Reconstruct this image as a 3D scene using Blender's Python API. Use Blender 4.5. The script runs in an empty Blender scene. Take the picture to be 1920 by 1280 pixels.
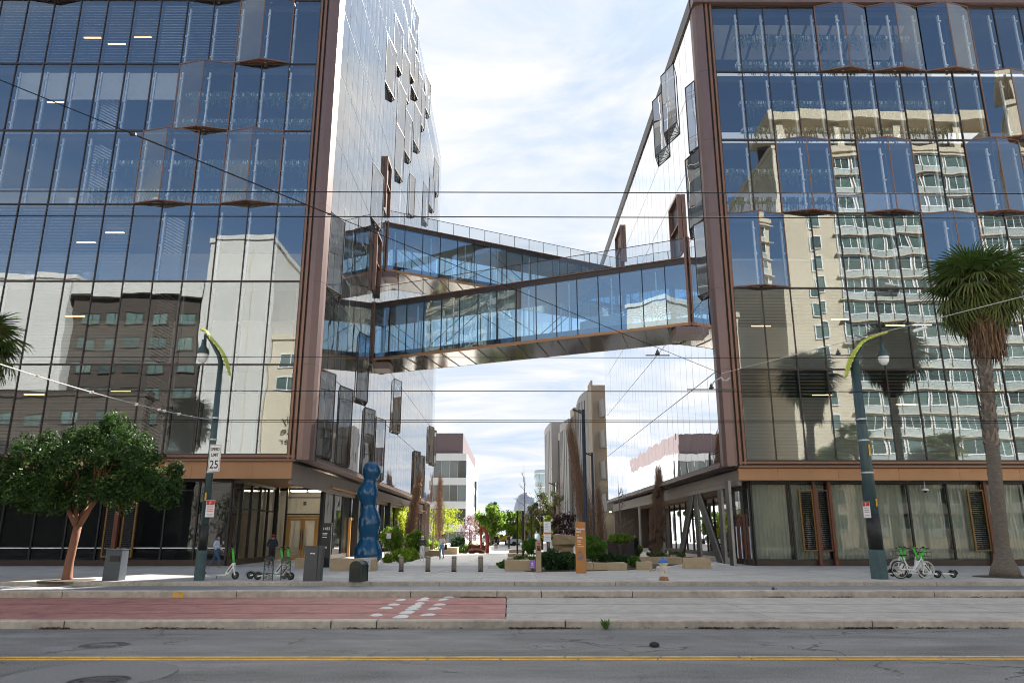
import bpy, math, random
import numpy as np
from math import sin, cos, tan, pi, radians, atan, sqrt, atan2
from mathutils import Vector, Matrix, Euler

S = bpy.context.scene
COL = S.collection
rng = random.Random(7)
NR = np.random.RandomState(11)

# ------------------------------------------------------------------ camera, sky, sun, exposure
FOC, PITCH, YAW, EYE = 1390.0, radians(14.5), radians(-0.2), 1.9
cam_d = bpy.data.cameras.new('camera')
cam = bpy.data.objects.new('camera', cam_d); COL.objects.link(cam)
cam.location = (0, 0, EYE)
cam.rotation_euler = (pi / 2 + PITCH, 0, YAW)
cam_d.sensor_width = 36.0
cam_d.lens = FOC / 1920 * 36.0
cam_d.clip_start, cam_d.clip_end = 0.1, 3000
S.camera = cam

SUN_AZ, SUN_EL = radians(30), radians(40)      # azimuth to the right of straight ahead
W = bpy.data.worlds.new('World'); S.world = W; W.use_nodes = True
wn, wl = W.node_tree.nodes, W.node_tree.links
wn.clear()
def wnode(t, **k):
    n = wn.new(t)
    for a, b in k.items(): setattr(n, a, b)
    return n
sky = wnode('ShaderNodeTexSky', sky_type='NISHITA', sun_disc=False)
sky.sun_elevation = SUN_EL; sky.sun_rotation = SUN_AZ
sky.air_density = 1.0; sky.dust_density = 0.2; sky.ozone_density = 1.5
bg1 = wnode('ShaderNodeBackground'); bg1.inputs['Strength'].default_value = 0.052
wl.new(sky.outputs[0], bg1.inputs['Color'])
bg2 = wnode('ShaderNodeBackground'); bg2.inputs['Color'].default_value = (0.93, 0.96, 1.0, 1); bg2.inputs["Strength"].default_value = 0.215
tc = wnode('ShaderNodeTexCoord')
sep = wnode('ShaderNodeSeparateXYZ'); wl.new(tc.outputs['Generated'], sep.inputs[0])
def wmath(op, a, b=None, c=None, clamp=False):
    n = wnode('ShaderNodeMath', operation=op, use_clamp=clamp)
    for i, v in enumerate((a, b, c)):
        if v is None: continue
        if isinstance(v, (int, float)): n.inputs[i].default_value = v
        else: wl.new(v, n.inputs[i])
    return n.outputs[0]
den = wmath('ADD', wmath('MAXIMUM', sep.outputs['Z'], 0.0), 0.16)
com = wnode('ShaderNodeCombineXYZ')
wl.new(wmath('DIVIDE', sep.outputs['X'], den), com.inputs[0])
wl.new(wmath('DIVIDE', sep.outputs['Y'], den), com.inputs[1])
mp = wnode('ShaderNodeMapping'); wl.new(com.outputs[0], mp.inputs[0])
mp.inputs['Rotation'].default_value = (0, 0, 0.35); mp.inputs['Scale'].default_value = (0.55, 1.0, 1); mp.inputs['Location'].default_value = (3.1, 1.7, 0)
nz = wnode('ShaderNodeTexNoise'); wl.new(mp.outputs[0], nz.inputs['Vector'])
nz.inputs['Scale'].default_value = 1.15; nz.inputs['Detail'].default_value = 9; nz.inputs['Roughness'].default_value = 0.58; nz.inputs['Distortion'].default_value = 0.7
# more cloud towards the sun's half of the sky, clear blue behind (as the facades mirror it)
bias = wmath('MULTIPLY_ADD', sep.outputs['Y'], 0.20, 0.125)
low = wmath('MULTIPLY', wmath('SUBTRACT', 0.55, sep.outputs['Z'], clamp=True), wmath('MULTIPLY_ADD', sep.outputs['Y'], 0.5, 0.5))   # clouds close up towards the hazy horizon on the sun side
cl = wmath('ADD', wmath('ADD', nz.outputs['Fac'], bias), wmath('MULTIPLY', low, 0.45))
mr = wnode('ShaderNodeMapRange'); mr.clamp = True
n2 = wnode('ShaderNodeTexNoise'); wl.new(mp.outputs[0], n2.inputs['Vector'])
n2.inputs['Scale'].default_value = 2.3; n2.inputs['Detail'].default_value = 8; n2.inputs['Roughness'].default_value = 0.6; n2.inputs['Distortion'].default_value = 1.0
cr = wnode('ShaderNodeValToRGB'); wl.new(n2.outputs['Fac'], cr.inputs[0])
cr.color_ramp.elements[0].position = 0.36; cr.color_ramp.elements[0].color = (0.66, 0.78, 0.95, 1)
cr.color_ramp.elements[1].position = 0.60; cr.color_ramp.elements[1].color = (1.0, 1.0, 1.0, 1)
wl.new(cr.outputs[0], bg2.inputs['Color'])
wl.new(cl, mr.inputs['Value']); mr.inputs['From Min'].default_value = 0.47; mr.inputs['From Max'].default_value = 0.74
mr.interpolation_type = 'SMOOTHSTEP'
mix = wnode('ShaderNodeMixShader'); wl.new(mr.outputs[0], mix.inputs[0])
wl.new(bg1.outputs[0], mix.inputs[1]); wl.new(bg2.outputs[0], mix.inputs[2])
wout = wnode('ShaderNodeOutputWorld'); wl.new(mix.outputs[0], wout.inputs['Surface'])

SUN_DIR = Vector((sin(SUN_AZ) * cos(SUN_EL), cos(SUN_AZ) * cos(SUN_EL), sin(SUN_EL)))
sd = bpy.data.lights.new('sun', 'SUN'); sd.energy = 4.0; sd.angle = radians(0.5); sd.color = (1.0, 0.95, 0.87)
sun = bpy.data.objects.new('sun', sd); COL.objects.link(sun); sun.location = (40, 60, 90)
sun.rotation_euler = SUN_DIR.to_track_quat('Z', 'Y').to_euler()
vs = S.view_settings
vs.view_transform = 'Standard'; vs.look = 'None'; vs.gamma = 1; vs.use_curve_mapping = False
vs.exposure = 2.28
S.render.engine = 'CYCLES'
cy = S.cycles
cy.max_bounces = 8; cy.diffuse_bounces = 3; cy.glossy_bounces = 5; cy.transmission_bounces = 4; cy.transparent_max_bounces = 24
cy.caustics_reflective = True; cy.blur_glossy = 0.4; cy.caustics_refractive = False; cy.sample_clamp_indirect = 12
cy.use_denoising = True; cy.filter_width = 1.05
try: cy.denoiser = 'OPENIMAGEDENOISE'
except Exception: pass

# ------------------------------------------------------------------ measuring helpers (photo pixel on a known plane -> place)
_f = np.array([-sin(YAW) * cos(PITCH), cos(YAW) * cos(PITCH), sin(PITCH)])
_r = np.array([cos(YAW), sin(YAW), 0.0]); _u = np.cross(_r, _f)
def _ray(px, py): return _f + _r * (px - 960) / FOC - _u * (py - 640) / FOC
def gp(px, py, z=0.16):
    d = _ray(px, py); t = (z - EYE) / d[2]; return float(d[0] * t), float(d[1] * t)
def at(px, py, Y):
    d = _ray(px, py); t = Y / d[1]; return Vector((float(d[0] * t), Y, float(EYE + d[2] * t)))

# ------------------------------------------------------------------ materials
MATS = {}
def mat(name, col, rough=0.6, metal=0.0, var=0.12, scale=4.0, bump=0.0, bscale=40.0, spec=0.4, objvar=0.0, stain=0.0, island=0.0, transl=0.0, stretch=None, coat=0.0):
    if name in MATS: return MATS[name]
    m = bpy.data.materials.new(name); m.use_nodes = True
    n, l = m.node_tree.nodes, m.node_tree.links
    p = n['Principled BSDF']
    p.inputs['Roughness'].default_value = rough; p.inputs['Metallic'].default_value = metal
    p.inputs['Specular IOR Level'].default_value = spec
    if coat: p.inputs['Coat Weight'].default_value = coat
    t = n.new('ShaderNodeTexCoord')
    src = t.outputs['Object']
    if stretch:
        mp = n.new('ShaderNodeMapping'); mp.inputs['Scale'].default_value = stretch; l.new(src, mp.inputs[0]); src = mp.outputs[0]
    nz = n.new('ShaderNodeTexNoise'); nz.inputs['Scale'].default_value = scale; nz.inputs['Detail'].default_value = 5; nz.inputs['Roughness'].default_value = 0.6
    l.new(src, nz.inputs['Vector'])
    def m_(op, a, b):
        q = n.new('ShaderNodeMath'); q.operation = op
        for i, v in enumerate((a, b)):
            if isinstance(v, (int, float)): q.inputs[i].default_value = v
            else: l.new(v, q.inputs[i])
        return q.outputs[0]
    f = m_('MULTIPLY', m_('SUBTRACT', nz.outputs['Fac'], 0.5), 4.0 * var)
    if objvar:
        oi = n.new('ShaderNodeObjectInfo'); f = m_('ADD', f, m_('MULTIPLY', m_('SUBTRACT', oi.outputs['Random'], 0.5), 2 * objvar))
    if island:
        ge = n.new('ShaderNodeNewGeometry'); f = m_('ADD', f, m_('MULTIPLY', m_('SUBTRACT', ge.outputs['Random Per Island'], 0.5), 2 * island))
    if stain:
        n2 = n.new('ShaderNodeTexNoise'); n2.inputs['Scale'].default_value = scale * 0.17; n2.inputs['Detail'].default_value = 6; n2.inputs['Distortion'].default_value = 0.8
        l.new(src, n2.inputs['Vector'])
        f = m_('ADD', f, m_('MULTIPLY', m_('SUBTRACT', n2.outputs['Fac'], 0.5), 4 * stain))
    g = m_('MAXIMUM', m_('ADD', f, 1.0), 0.15)
    vm = n.new('ShaderNodeVectorMath'); vm.operation = 'SCALE'
    vm.inputs[0].default_value = col[:3]; l.new(g, vm.inputs['Scale'])
    l.new(vm.outputs[0], p.inputs['Base Color'])
    if bump:
        nb = n.new('ShaderNodeTexNoise'); nb.inputs['Scale'].default_value = bscale; nb.inputs['Detail'].default_value = 3
        l.new(src, nb.inputs['Vector'])
        b = n.new('ShaderNodeBump'); b.inputs['Strength'].default_value = bump; b.inputs['Distance'].default_value = 0.02
        l.new(nb.outputs['Fac'], b.inputs['Height']); l.new(b.outputs[0], p.inputs['Normal'])
    if transl:
        tr = n.new('ShaderNodeBsdfTranslucent'); l.new(vm.outputs[0], tr.inputs['Color'])
        mx = n.new('ShaderNodeMixShader'); mx.inputs[0].default_value = transl
        l.new(p.outputs[0], mx.inputs[1]); l.new(tr.outputs[0], mx.inputs[2])
        l.new(mx.outputs[0], n['Material Output'].inputs['Surface'])
    MATS[name] = m
    return m

def glass(name, tint, refl, wob=0.02, wscale=0.5, gcol=(1, 1, 1), rough=0.0, stripes=0.0):
    m = bpy.data.materials.new(name); m.use_nodes = True
    n, l = m.node_tree.nodes, m.node_tree.links
    n.clear()
    out = n.new('ShaderNodeOutputMaterial')
    tr = n.new('ShaderNodeBsdfTransparent'); tr.inputs[0].default_value = (*tint, 1)
    gl = n.new('ShaderNodeBsdfGlossy'); gl.inputs['Roughness'].default_value = rough; gl.inputs['Color'].default_value = (*gcol, 1)
    fr = n.new('ShaderNodeFresnel'); fr.inputs['IOR'].default_value = 1.5
    t = n.new('ShaderNodeTexCoord'); oi = n.new('ShaderNodeObjectInfo')
    ad = n.new('ShaderNodeVectorMath'); ad.operation = 'MULTIPLY_ADD'
    l.new(oi.outputs['Random'], ad.inputs[0]); ad.inputs[1].default_value = (37, 53, 71); l.new(t.outputs['Object'], ad.inputs[2])
    nz = n.new('ShaderNodeTexNoise'); nz.inputs['Scale'].default_value = wscale; nz.inputs['Detail'].default_value = 1
    l.new(ad.outputs[0], nz.inputs['Vector'])
    b = n.new('ShaderNodeBump'); b.inputs['Strength'].default_value = 1.0; b.inputs['Distance'].default_value = wob
    l.new(nz.outputs['Fac'], b.inputs['Height']); l.new(b.outputs[0], gl.inputs['Normal'])
    mr = n.new('ShaderNodeMapRange'); mr.inputs['From Min'].default_value = 0.04; mr.inputs['To Min'].default_value = refl
    l.new(fr.outputs[0], mr.inputs['Value'])
    mx = n.new('ShaderNodeMixShader'); l.new(mr.outputs[0], mx.inputs[0]); l.new(tr.outputs[0], mx.inputs[1]); l.new(gl.outputs[0], mx.inputs[2])
    l.new(mx.outputs[0], out.inputs['Surface'])
    MATS[name] = m
    return m

def emis(name, col, s):
    m = bpy.data.materials.new(name); m.use_nodes = True
    p = m.node_tree.nodes['Principled BSDF']
    p.inputs['Base Color'].default_value = (*col, 1); p.inputs['Emission Color'].default_value = (*col, 1); p.inputs['Emission Strength'].default_value = s
    return m

# ------------------------------------------------------------------ mesh helpers
class MB:
    def __init__(self): self.v = []; self.f = []; self.m = []
    def add(self, vs, fs, mi=0):
        o = len(self.v); self.v.extend([tuple(x) for x in vs]); self.f.extend([tuple(i + o for i in q) for q in fs]); self.m.extend([mi] * len(fs)); return self
    def box(self, x0, x1, y0, y1, z0, z1, mi=0):
        return self.add([(x0, y0, z0), (x1, y0, z0), (x1, y1, z0), (x0, y1, z0), (x0, y0, z1), (x1, y0, z1), (x1, y1, z1), (x0, y1, z1)],
                        [(3, 2, 1, 0), (4, 5, 6, 7), (0, 1, 5, 4), (1, 2, 6, 5), (2, 3, 7, 6), (3, 0, 4, 7)], mi)
    def obox(self, c, s, M=None, mi=0):       # box of size s, centre c, rotated by M
        hx, hy, hz = s[0] / 2, s[1] / 2, s[2] / 2; c = Vector(c)
        P = [Vector((a, b, d)) for d in (-hz, hz) for a, b in ((-hx, -hy), (hx, -hy), (hx, hy), (-hx, hy))]
        if M is not None: P = [M @ p for p in P]
        return self.add([p + c for p in P], [(3, 2, 1, 0), (4, 5, 6, 7), (0, 1, 5, 4), (1, 2, 6, 5), (2, 3, 7, 6), (3, 0, 4, 7)], mi)
    def beam(self, a, b, w, h, up=(0, 0, 1), mi=0):
        a, b = Vector(a), Vector(b); d = (b - a); L = d.length; d.normalize()
        up = Vector(up)
        if abs(d.dot(up)) > 0.98: up = Vector((0, 1, 0))
        s = d.cross(up).normalized(); u = s.cross(d)
        P = []
        for q in (a, b):
            P += [q - s * w / 2 - u * h / 2, q + s * w / 2 - u * h / 2, q + s * w / 2 + u * h / 2, q - s * w / 2 + u * h / 2]
        return self.add(P, [(0, 1, 2, 3), (7, 6, 5, 4), (0, 4, 5, 1), (1, 5, 6, 2), (2, 6, 7, 3), (3, 7, 4, 0)], mi)
    def tube(self, pts, rad, n=8, mi=0, cap=True):
        pts = [Vector(p) for p in pts]; k = len(pts)
        if not isinstance(rad, (list, tuple)): rad = [rad] * k
        V = []; F = []
        prev = None
        for i, p in enumerate(pts):
            d = (pts[min(i + 1, k - 1)] - pts[max(i - 1, 0)])
            if d.length < 1e-9: d = Vector((0, 0, 1))
            d.normalize()
            if prev is None:
                a = Vector((1, 0, 0)) if abs(d.x) < 0.9 else Vector((0, 1, 0))
                s = d.cross(a).normalized()
            else:
                s = (prev - d * prev.dot(d))
                s = s.normalized() if s.length > 1e-6 else d.orthogonal().normalized()
            prev = s; u = d.cross(s)
            for j in range(n):
                t = 2 * pi * j / n
                V.append(p + (s * cos(t) + u * sin(t)) * rad[i])
        for i in range(k - 1):
            for j in range(n):
                j2 = (j + 1) % n
                F.append((i * n + j, i * n + j2, (i + 1) * n + j2, (i + 1) * n + j))
        if cap:
            F.append(tuple(range(n - 1, -1, -1))); F.append(tuple((k - 1) * n + j for j in range(n)))
        return self.add(V, F, mi)
    def lathe(self, prof, n=16, c=(0, 0, 0), mi=0, axis=None):
        V = []; F = []; k = len(prof)
        for r, z in prof:
            for j in range(n):
                t = 2 * pi * j / n; V.append((c[0] + r * cos(t), c[1] + r * sin(t), c[2] + z))
        for i in range(k - 1):
            for j in range(n):
                j2 = (j + 1) % n; F.append((i * n + j, i * n + j2, (i + 1) * n + j2, (i + 1) * n + j))
        F.append(tuple(range(n - 1, -1, -1))); F.append(tuple((k - 1) * n + j for j in range(n)))
        return self.add(V, F, mi)
    def prism(self, poly, z0, z1, mi=0):       # extrude a counter-clockwise xy polygon
        n = len(poly)
        return self.add([(x, y, z0) for x, y in poly] + [(x, y, z1) for x, y in poly],
                        [tuple(range(n - 1, -1, -1)), tuple(range(n, 2 * n))] + [(i, (i + 1) % n, n + (i + 1) % n, n + i) for i in range(n)], mi)
    def quad(self, a, b, c, d, mi=0): return self.add([a, b, c, d], [(0, 1, 2, 3)], mi)
    def mesh(self, name, mats, smooth=False, off=None):
        me = bpy.data.meshes.new(name)
        V = self.v if off is None else [(x - off[0], y - off[1], z - off[2]) for x, y, z in self.v]
        me.from_pydata(V, [], self.f)
        for m in (mats if isinstance(mats, (list, tuple)) else [mats]): me.materials.append(m)
        if any(self.m): me.polygons.foreach_set('material_index', self.m)
        if smooth: me.polygons.foreach_set('use_smooth', [True] * len(me.polygons))
        me.update()
        return me

def link(name, data, parent=None, loc=None, rot=None, label=None, cat=None, group=None, kind=None):
    o = bpy.data.objects.new(name, data); COL.objects.link(o)
    if parent is not None: o.parent = parent
    if loc is not None: o.location = loc
    if rot is not None: o.rotation_euler = rot
    if label: o['label'] = label
    if cat: o['category'] = cat
    if group: o['group'] = group
    if kind: o['kind'] = kind
    return o
def thing(name, label, cat, loc=(0, 0, 0), rz=0.0, group=None): return link(name, None, None, loc, (0, 0, rz), label, cat, group)
def worldpos(o):
    p = Vector(o.location)
    while o.parent: o = o.parent; p = p + Vector(o.location)
    return p
def part(name, mb, m, parent, smooth=False, kind=None, label=None, world=False, loc=None):
    off = worldpos(parent) if world else None
    return link(name, mb.mesh(name, m, smooth, off), parent, loc, kind=kind, label=label)
def solo(name, mb, m, label, cat, group=None, smooth=False, kind=None, origin=None):
    o = link(name, mb.mesh(name, m, smooth, origin), None, origin, None, label, cat, group, kind)
    return o
def struct(name, mb, m, smooth=False, kind='structure'): return link(name, mb.mesh(name, m, smooth), kind=kind)
def copy_tree(o, parent=None, loc=None, rz=None, label=None):
    c = o.copy(); COL.objects.link(c); c.parent = parent
    if loc is not None: c.location = loc
    if rz is not None: c.rotation_euler = (0, 0, rz)
    if label: c['label'] = label
    for ch in list(o.children): copy_tree(ch, c)
    return c
def text(body, parent, m, size, loc, rot, name='lettering', align='LEFT', ext=0.002, sx=1.0, bold=0.0):
    cu = bpy.data.curves.new(name, 'FONT'); cu.body = body; cu.size = size; cu.align_x = align; cu.extrude = ext; cu.offset = bold
    cu.materials.append(m)
    cu.resolution_u = 3
    tmp = bpy.data.objects.new('tmp', cu); COL.objects.link(tmp); bpy.context.view_layer.update()
    me = bpy.data.meshes.new_from_object(tmp.evaluated_get(bpy.context.evaluated_depsgraph_get())); me.name = name
    bpy.data.objects.remove(tmp); bpy.data.curves.remove(cu)
    if not me.materials: me.materials.append(m)
    o = link(name, me, parent, loc, rot); o.scale = (sx, 1, 1)
    return o
FRONT = (pi / 2, 0, 0)          # lettering that faces the street (-Y)
# ------------------------------------------------------------------ colours
def road_material():
    """worn asphalt: aggregate grain, darker oil and tyre bands along the lane, patches and hairline cracks"""
    m = bpy.data.materials.new('asphalt'); m.use_nodes = True; n, l = m.node_tree.nodes, m.node_tree.links
    p = n['Principled BSDF']; p.inputs['Roughness'].default_value = .82; p.inputs['Specular IOR Level'].default_value = .3
    tcn = n.new('ShaderNodeTexCoord')
    def noise(sc, det, stretch=(1, 1, 1), dist=0.0, rough=.6):
        mp_ = n.new('ShaderNodeMapping'); mp_.inputs['Scale'].default_value = stretch; l.new(tcn.outputs['Object'], mp_.inputs[0])
        q = n.new('ShaderNodeTexNoise'); q.inputs['Scale'].default_value = sc; q.inputs['Detail'].default_value = det; q.inputs['Distortion'].default_value = dist; q.inputs['Roughness'].default_value = rough
        l.new(mp_.outputs[0], q.inputs['Vector']); return q.outputs['Fac']
    def M(op, a, b, cl=False):
        q = n.new('ShaderNodeMath'); q.operation = op; q.use_clamp = cl
        for i, v in enumerate((a, b)):
            if isinstance(v, (int, float)): q.inputs[i].default_value = v
            else: l.new(v, q.inputs[i])
        return q.outputs[0]
    def R(v, a, b, c, d):
        q = n.new('ShaderNodeMapRange'); q.clamp = True; l.new(v, q.inputs['Value'])
        for k, x in zip(('From Min', 'From Max', 'To Min', 'To Max'), (a, b, c, d)): q.inputs[k].default_value = x
        return q.outputs[0]
    grain = noise(34, 3); speck = noise(70, 1); bands = noise(.9, 3, (.05, 1, 1), .3); blot = noise(.55, 6, (.5, 1, 1), 1.2); pat = noise(3.2, 5, (.6, 1, 1), .5)
    f = M('ADD', R(grain, .25, .75, -.5, .5), R(bands, .3, .7, -.30, .2))
    f = M('ADD', f, R(blot, .35, .7, .14, -.32)); f = M('ADD', f, R(pat, .3, .7, -.10, .10)); f = M('ADD', f, R(speck, .55, .75, -.08, .7))
    vo = n.new('ShaderNodeTexVoronoi'); vo.feature = 'DISTANCE_TO_EDGE'; vo.inputs['Scale'].default_value = .33
    wv = n.new('ShaderNodeVectorMath'); wv.operation = 'MULTIPLY_ADD'
    nzc = n.new('ShaderNodeTexNoise'); nzc.inputs['Scale'].default_value = 1.6; nzc.inputs['Detail'].default_value = 5; l.new(tcn.outputs['Object'], nzc.inputs['Vector'])
    l.new(nzc.outputs['Color'], wv.inputs[0]); wv.inputs[1].default_value = (1.3, 1.3, 0); l.new(tcn.outputs['Object'], wv.inputs[2]); l.new(wv.outputs[0], vo.inputs['Vector'])
    crack = M('MULTIPLY', R(vo.outputs['Distance'], .002, .010, 1, 0), R(noise(.4, 3), .48, .58, 0, 1))
    f = M('MULTIPLY', M('MAXIMUM', M('ADD', f, 1.0), .2), R(crack, 0, 1, 1, .35))
    vm = n.new('ShaderNodeVectorMath'); vm.operation = 'SCALE'; vm.inputs[0].default_value = (.172, .170, .168); l.new(f, vm.inputs['Scale']); l.new(vm.outputs[0], p.inputs['Base Color'])
    bp = n.new('ShaderNodeBump'); bp.inputs['Strength'].default_value = .7; bp.inputs['Distance'].default_value = .012; l.new(M('ADD', grain, M('MULTIPLY', crack, -2.0)), bp.inputs['Height']); l.new(bp.outputs[0], p.inputs['Normal'])
    return m
ASPH = road_material()
ASPH2 = mat('asphalt_patch', (0.165, 0.165, 0.166), 0.85, var=0.2, scale=28, bump=0.4, bscale=160, stain=0.03)
ASPH3 = mat('far_asphalt', (0.20, 0.20, 0.205), 0.8, var=0.08, scale=9, stain=0.04)
CONC = mat('tram_concrete', (0.33, 0.31, 0.285), 0.85, var=0.10, scale=10, stain=0.20, objvar=.06, bump=0.15)
REDL = mat('red_lane_paint', (0.29, 0.125, 0.11), 0.8, var=0.18, scale=9, stain=0.34, bump=0.15)
KERB = mat('kerb_concrete', (0.37, 0.325, 0.275), 0.85, var=0.22, scale=7, stain=0.24, objvar=0.05, bump=0.2)
SLAB = mat('sidewalk_concrete', (0.37, 0.355, 0.335), 0.85, var=0.09, scale=9, stain=0.16, objvar=0.09, bump=0.15)
PLAZA = mat('plaza_paving', (0.60, 0.58, 0.55), 0.8, var=0.06, scale=6, stain=0.06, objvar=0.06)
JOINT = mat('joint_grit', (0.06, 0.057, 0.052), 0.9)
YEL = mat('yellow_paint', (0.62, 0.35, 0.04), 0.75, var=0.35, scale=22, stain=0.3)
WPAINT = mat('white_paint', (0.55, 0.53, 0.50), 0.7, var=0.18, scale=25, bump=0.3)
STEEL = mat('rail_steel', (0.09, 0.085, 0.085), 0.35, 0.7)
IRON = mat('cast_iron', (0.10, 0.095, 0.10), 0.6, 0.5, var=0.3, scale=20, bump=0.5, bscale=30)
BRZ = mat('bronze_cladding', (0.20, 0.105, 0.072), 0.42, 0.35, var=0.05, scale=2, stain=0.05)
BRZD = mat('dark_bronze', (0.055, 0.040, 0.034), 0.4, 0.4, var=0.05)
PIER = mat('corner_pier_bronze', (0.17, 0.11, 0.10), 0.38, 0.4, var=0.05, scale=1.5, stain=0.06)
FASC = mat('copper_fascia', (0.36, 0.19, 0.095), 0.5, 0.25, var=0.06, scale=1.2, stain=0.08)
TAUP = mat('taupe_cladding', (0.17, 0.135, 0.115), 0.5, 0.2, var=0.07, scale=1.0, stain=0.05)
SOFF = mat('timber_soffit', (0.30, 0.17, 0.085), 0.6, var=0.12, scale=2, stretch=(1, 14, 1))
BLK = mat('black_metal', (0.012, 0.012, 0.013), 0.4, 0.2, spec=0.5)
WSTEEL = mat('white_steel', (0.80, 0.81, 0.82), 0.45)
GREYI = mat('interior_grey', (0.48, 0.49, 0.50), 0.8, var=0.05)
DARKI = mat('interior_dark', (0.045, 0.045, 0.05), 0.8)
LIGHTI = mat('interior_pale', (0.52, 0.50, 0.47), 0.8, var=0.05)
BLIND = mat('blind_slat', (0.55, 0.58, 0.64), 0.6, var=0.03)
BLINDL = mat('pale_blind_slat', (0.60, 0.58, 0.50), 0.6, var=0.03)
CURT = mat('curtain_cloth', (0.74, 0.70, 0.58), 0.9, var=0.06, scale=3)
WOOD = mat('golden_oak', (0.42, 0.215, 0.06), 0.45, var=0.12, scale=3, stretch=(8, 8, 0.6))
WOODR = mat('red_timber', (0.12, 0.038, 0.018), 0.5, var=0.15, scale=3, stretch=(8, 8, 0.6))
STONE = mat('sandstone_block', (0.36, 0.27, 0.165), 0.85, var=0.10, scale=5, stain=0.10, bump=0.35, bscale=25, objvar=0.06)
LIGHTBAR = emis('warm_lamp', (1.0, 0.62, 0.28), 0.9)
GF = glass('facade_glass', (0.86, 0.90, 0.93), 0.205, 0.006, 0.45, (0.84, 0.93, 1.0))
GI = glass('side_glass', (0.72, 0.77, 0.79), 0.34, 0.008, 0.45)
GB = glass('bridge_glass', (0.62, 0.80, 0.92), 0.26, 0.005, 0.5, (0.72, 0.88, 1.0))
GG = glass('ground_glass', (0.62, 0.66, 0.66), 0.03, 0.004, 0.5)
GR = glass('guard_glass', (0.84, 0.87, 0.88), 0.07, 0.002, 0.5)

# ------------------------------------------------------------------ the street
XW = 70
m = MB(); m.box(-400, 400, -200, 900, -0.6, -0.05); struct('ground', m, CONC)
m = MB(); m.box(-XW, XW, -6, 16.3, -0.3, 0.0); struct('road', m, ASPH)
m = MB(); m.box(-XW, XW, 24.1, 29.1, -0.3, 0.0); struct('far_road', m, ASPH3)
RX = gp(948, 1140, 0.03)[0] * 1.0
# tram lane: red painted part and plain concrete part, with grooves for the rails
tl = link('tram_lane', None, kind='structure')
railY = [at(300, y, 1)[1] for y in ()]
yr1, yr2 = gp(300, 1132, 0.03)[1], gp(300, 1148.5, 0.03)[1]
bands = [(16.62, yr2 - 0.06), (yr2 + 0.06, yr1 - 0.06), (yr1 + 0.06, 23.58)]
for a, b in bands:
    m = MB(); m.box(-XW, RX, a, b, -0.3, 0.03); o = part('red_lane_strip', m, REDL, tl); o['label'] = 'red painted strip'
    x = RX + 0.03
    while x < XW:
        m = MB(); w = 6.1; m.box(x, x + w - 0.025, a, b, -0.3, 0.03); part('concrete_slab', m, CONC, tl); x += w
for y in (yr1, yr2):
    m = MB(); m.box(-XW, XW, y - 0.058, y + 0.058, -0.3, -0.012); m.box(-XW, XW, y - 0.02, y + 0.035, -0.012, 0.022)
    solo('tram_rail', m, STEEL, 'far steel tram rail set in the tram lane' if y == yr1 else 'near steel tram rail set in the tram lane', 'rail', 'tram rails')

def kerb(name, y0, y1, z0, z1, joints, gap=0.03):
    root = link(name, None, kind='structure')
    mb = MB(); mb.box(-XW, XW, y0 + 0.03, y1 - 0.01, -0.3, z1 - 0.03); part('kerb_bedding', mb, JOINT, root)
    xs = [-XW] + sorted(joints) + [XW]
    for a, b in zip(xs[:-1], xs[1:]):
        mb = MB()
        a2, b2 = a + gap / 2, b - gap / 2; c = 0.022
        prof = [(y0, z0), (y1, z0), (y1, z1 - c), (y1 - c, z1), (y0 + c, z1), (y0, z1 - c)]
        nseg = max(1, int((b2 - a2) / 1.5)); V = []; F = []
        for i in range(nseg + 1):
            x = a2 + (b2 - a2) * i / nseg
            jy, jz = rng.uniform(-.006, .006), rng.uniform(-.004, .004)
            V += [(x, y + jy, z + (jz if z > z0 else 0)) for y, z in prof]
        for i in range(nseg):
            for k in range(6):
                k2 = (k + 1) % 6; F.append((i * 6 + k, i * 6 + k2, (i + 1) * 6 + k2, (i + 1) * 6 + k))
        F.append((0, 1, 2, 3, 4, 5)); F.append(tuple(nseg * 6 + k for k in (5, 4, 3, 2, 1, 0)))
        mb.add(V, F); part('kerb_stone', mb, KERB, root)
jx = lambda px, Y: (px - 955) * (Y * cos(PITCH) - .4) / FOC
kerb('near_tram_kerb', 16.3, 16.62, -0.05, 0.155, [jx(p, 16.3) for p in (125, 622, 707, 1060, 1635)] + [-22, -16, 17, 23, 29])
kerb('far_tram_kerb', 23.6, 24.1, -0.05, 0.215, [jx(p, 23.6) for p in (120, 445, 770, 932, 1015, 1186, 1752)] + [-30, -24, -18, 20, 26, 32])
kerb('sidewalk_kerb', 29.1, 29.32, -0.05, 0.158, [jx(p, 29.1) for p in (545, 1154, 1412, 1620, 1756)] + [-40, -34, -28, -21.5, -14, -5.2, -2.6, 0.2, 2.2, 22, 28, 34, 40], 0.02)

# sidewalk of scored concrete flags, each a slab
sw = link('sidewalk', None, kind='structure')
m = MB(); m.box(-XW, XW, 29.30, 52.0, -0.3, 0.10); part('sidewalk_bedding', m, JOINT, sw)
sx, sy = 2.2, 2.05
me0 = MB().box(-sx / 2 + .005, sx / 2 - .005, -sy / 2 + .005, sy / 2 - .005, -0.07, 0.0).mesh('paving_flag', SLAB)
for j in range(7):
    for i in range(-15, 16):
        x, y = i * sx, 29.33 + sy / 2 + j * sy
        o = link('paving_flag', me0, sw, (x, y, 0.16 + rng.uniform(-.002, .002)), (rng.uniform(-.0008, .0008), rng.uniform(-.0008, .0008), 0))
m = MB()
for s in (-1, 1):
    m.box(s * 35.2 if s > 0 else -XW, XW if s > 0 else -35.2, 29.33, 43.7, 0.05, 0.158)
part('sidewalk_margin', m, SLAB, sw)
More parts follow.
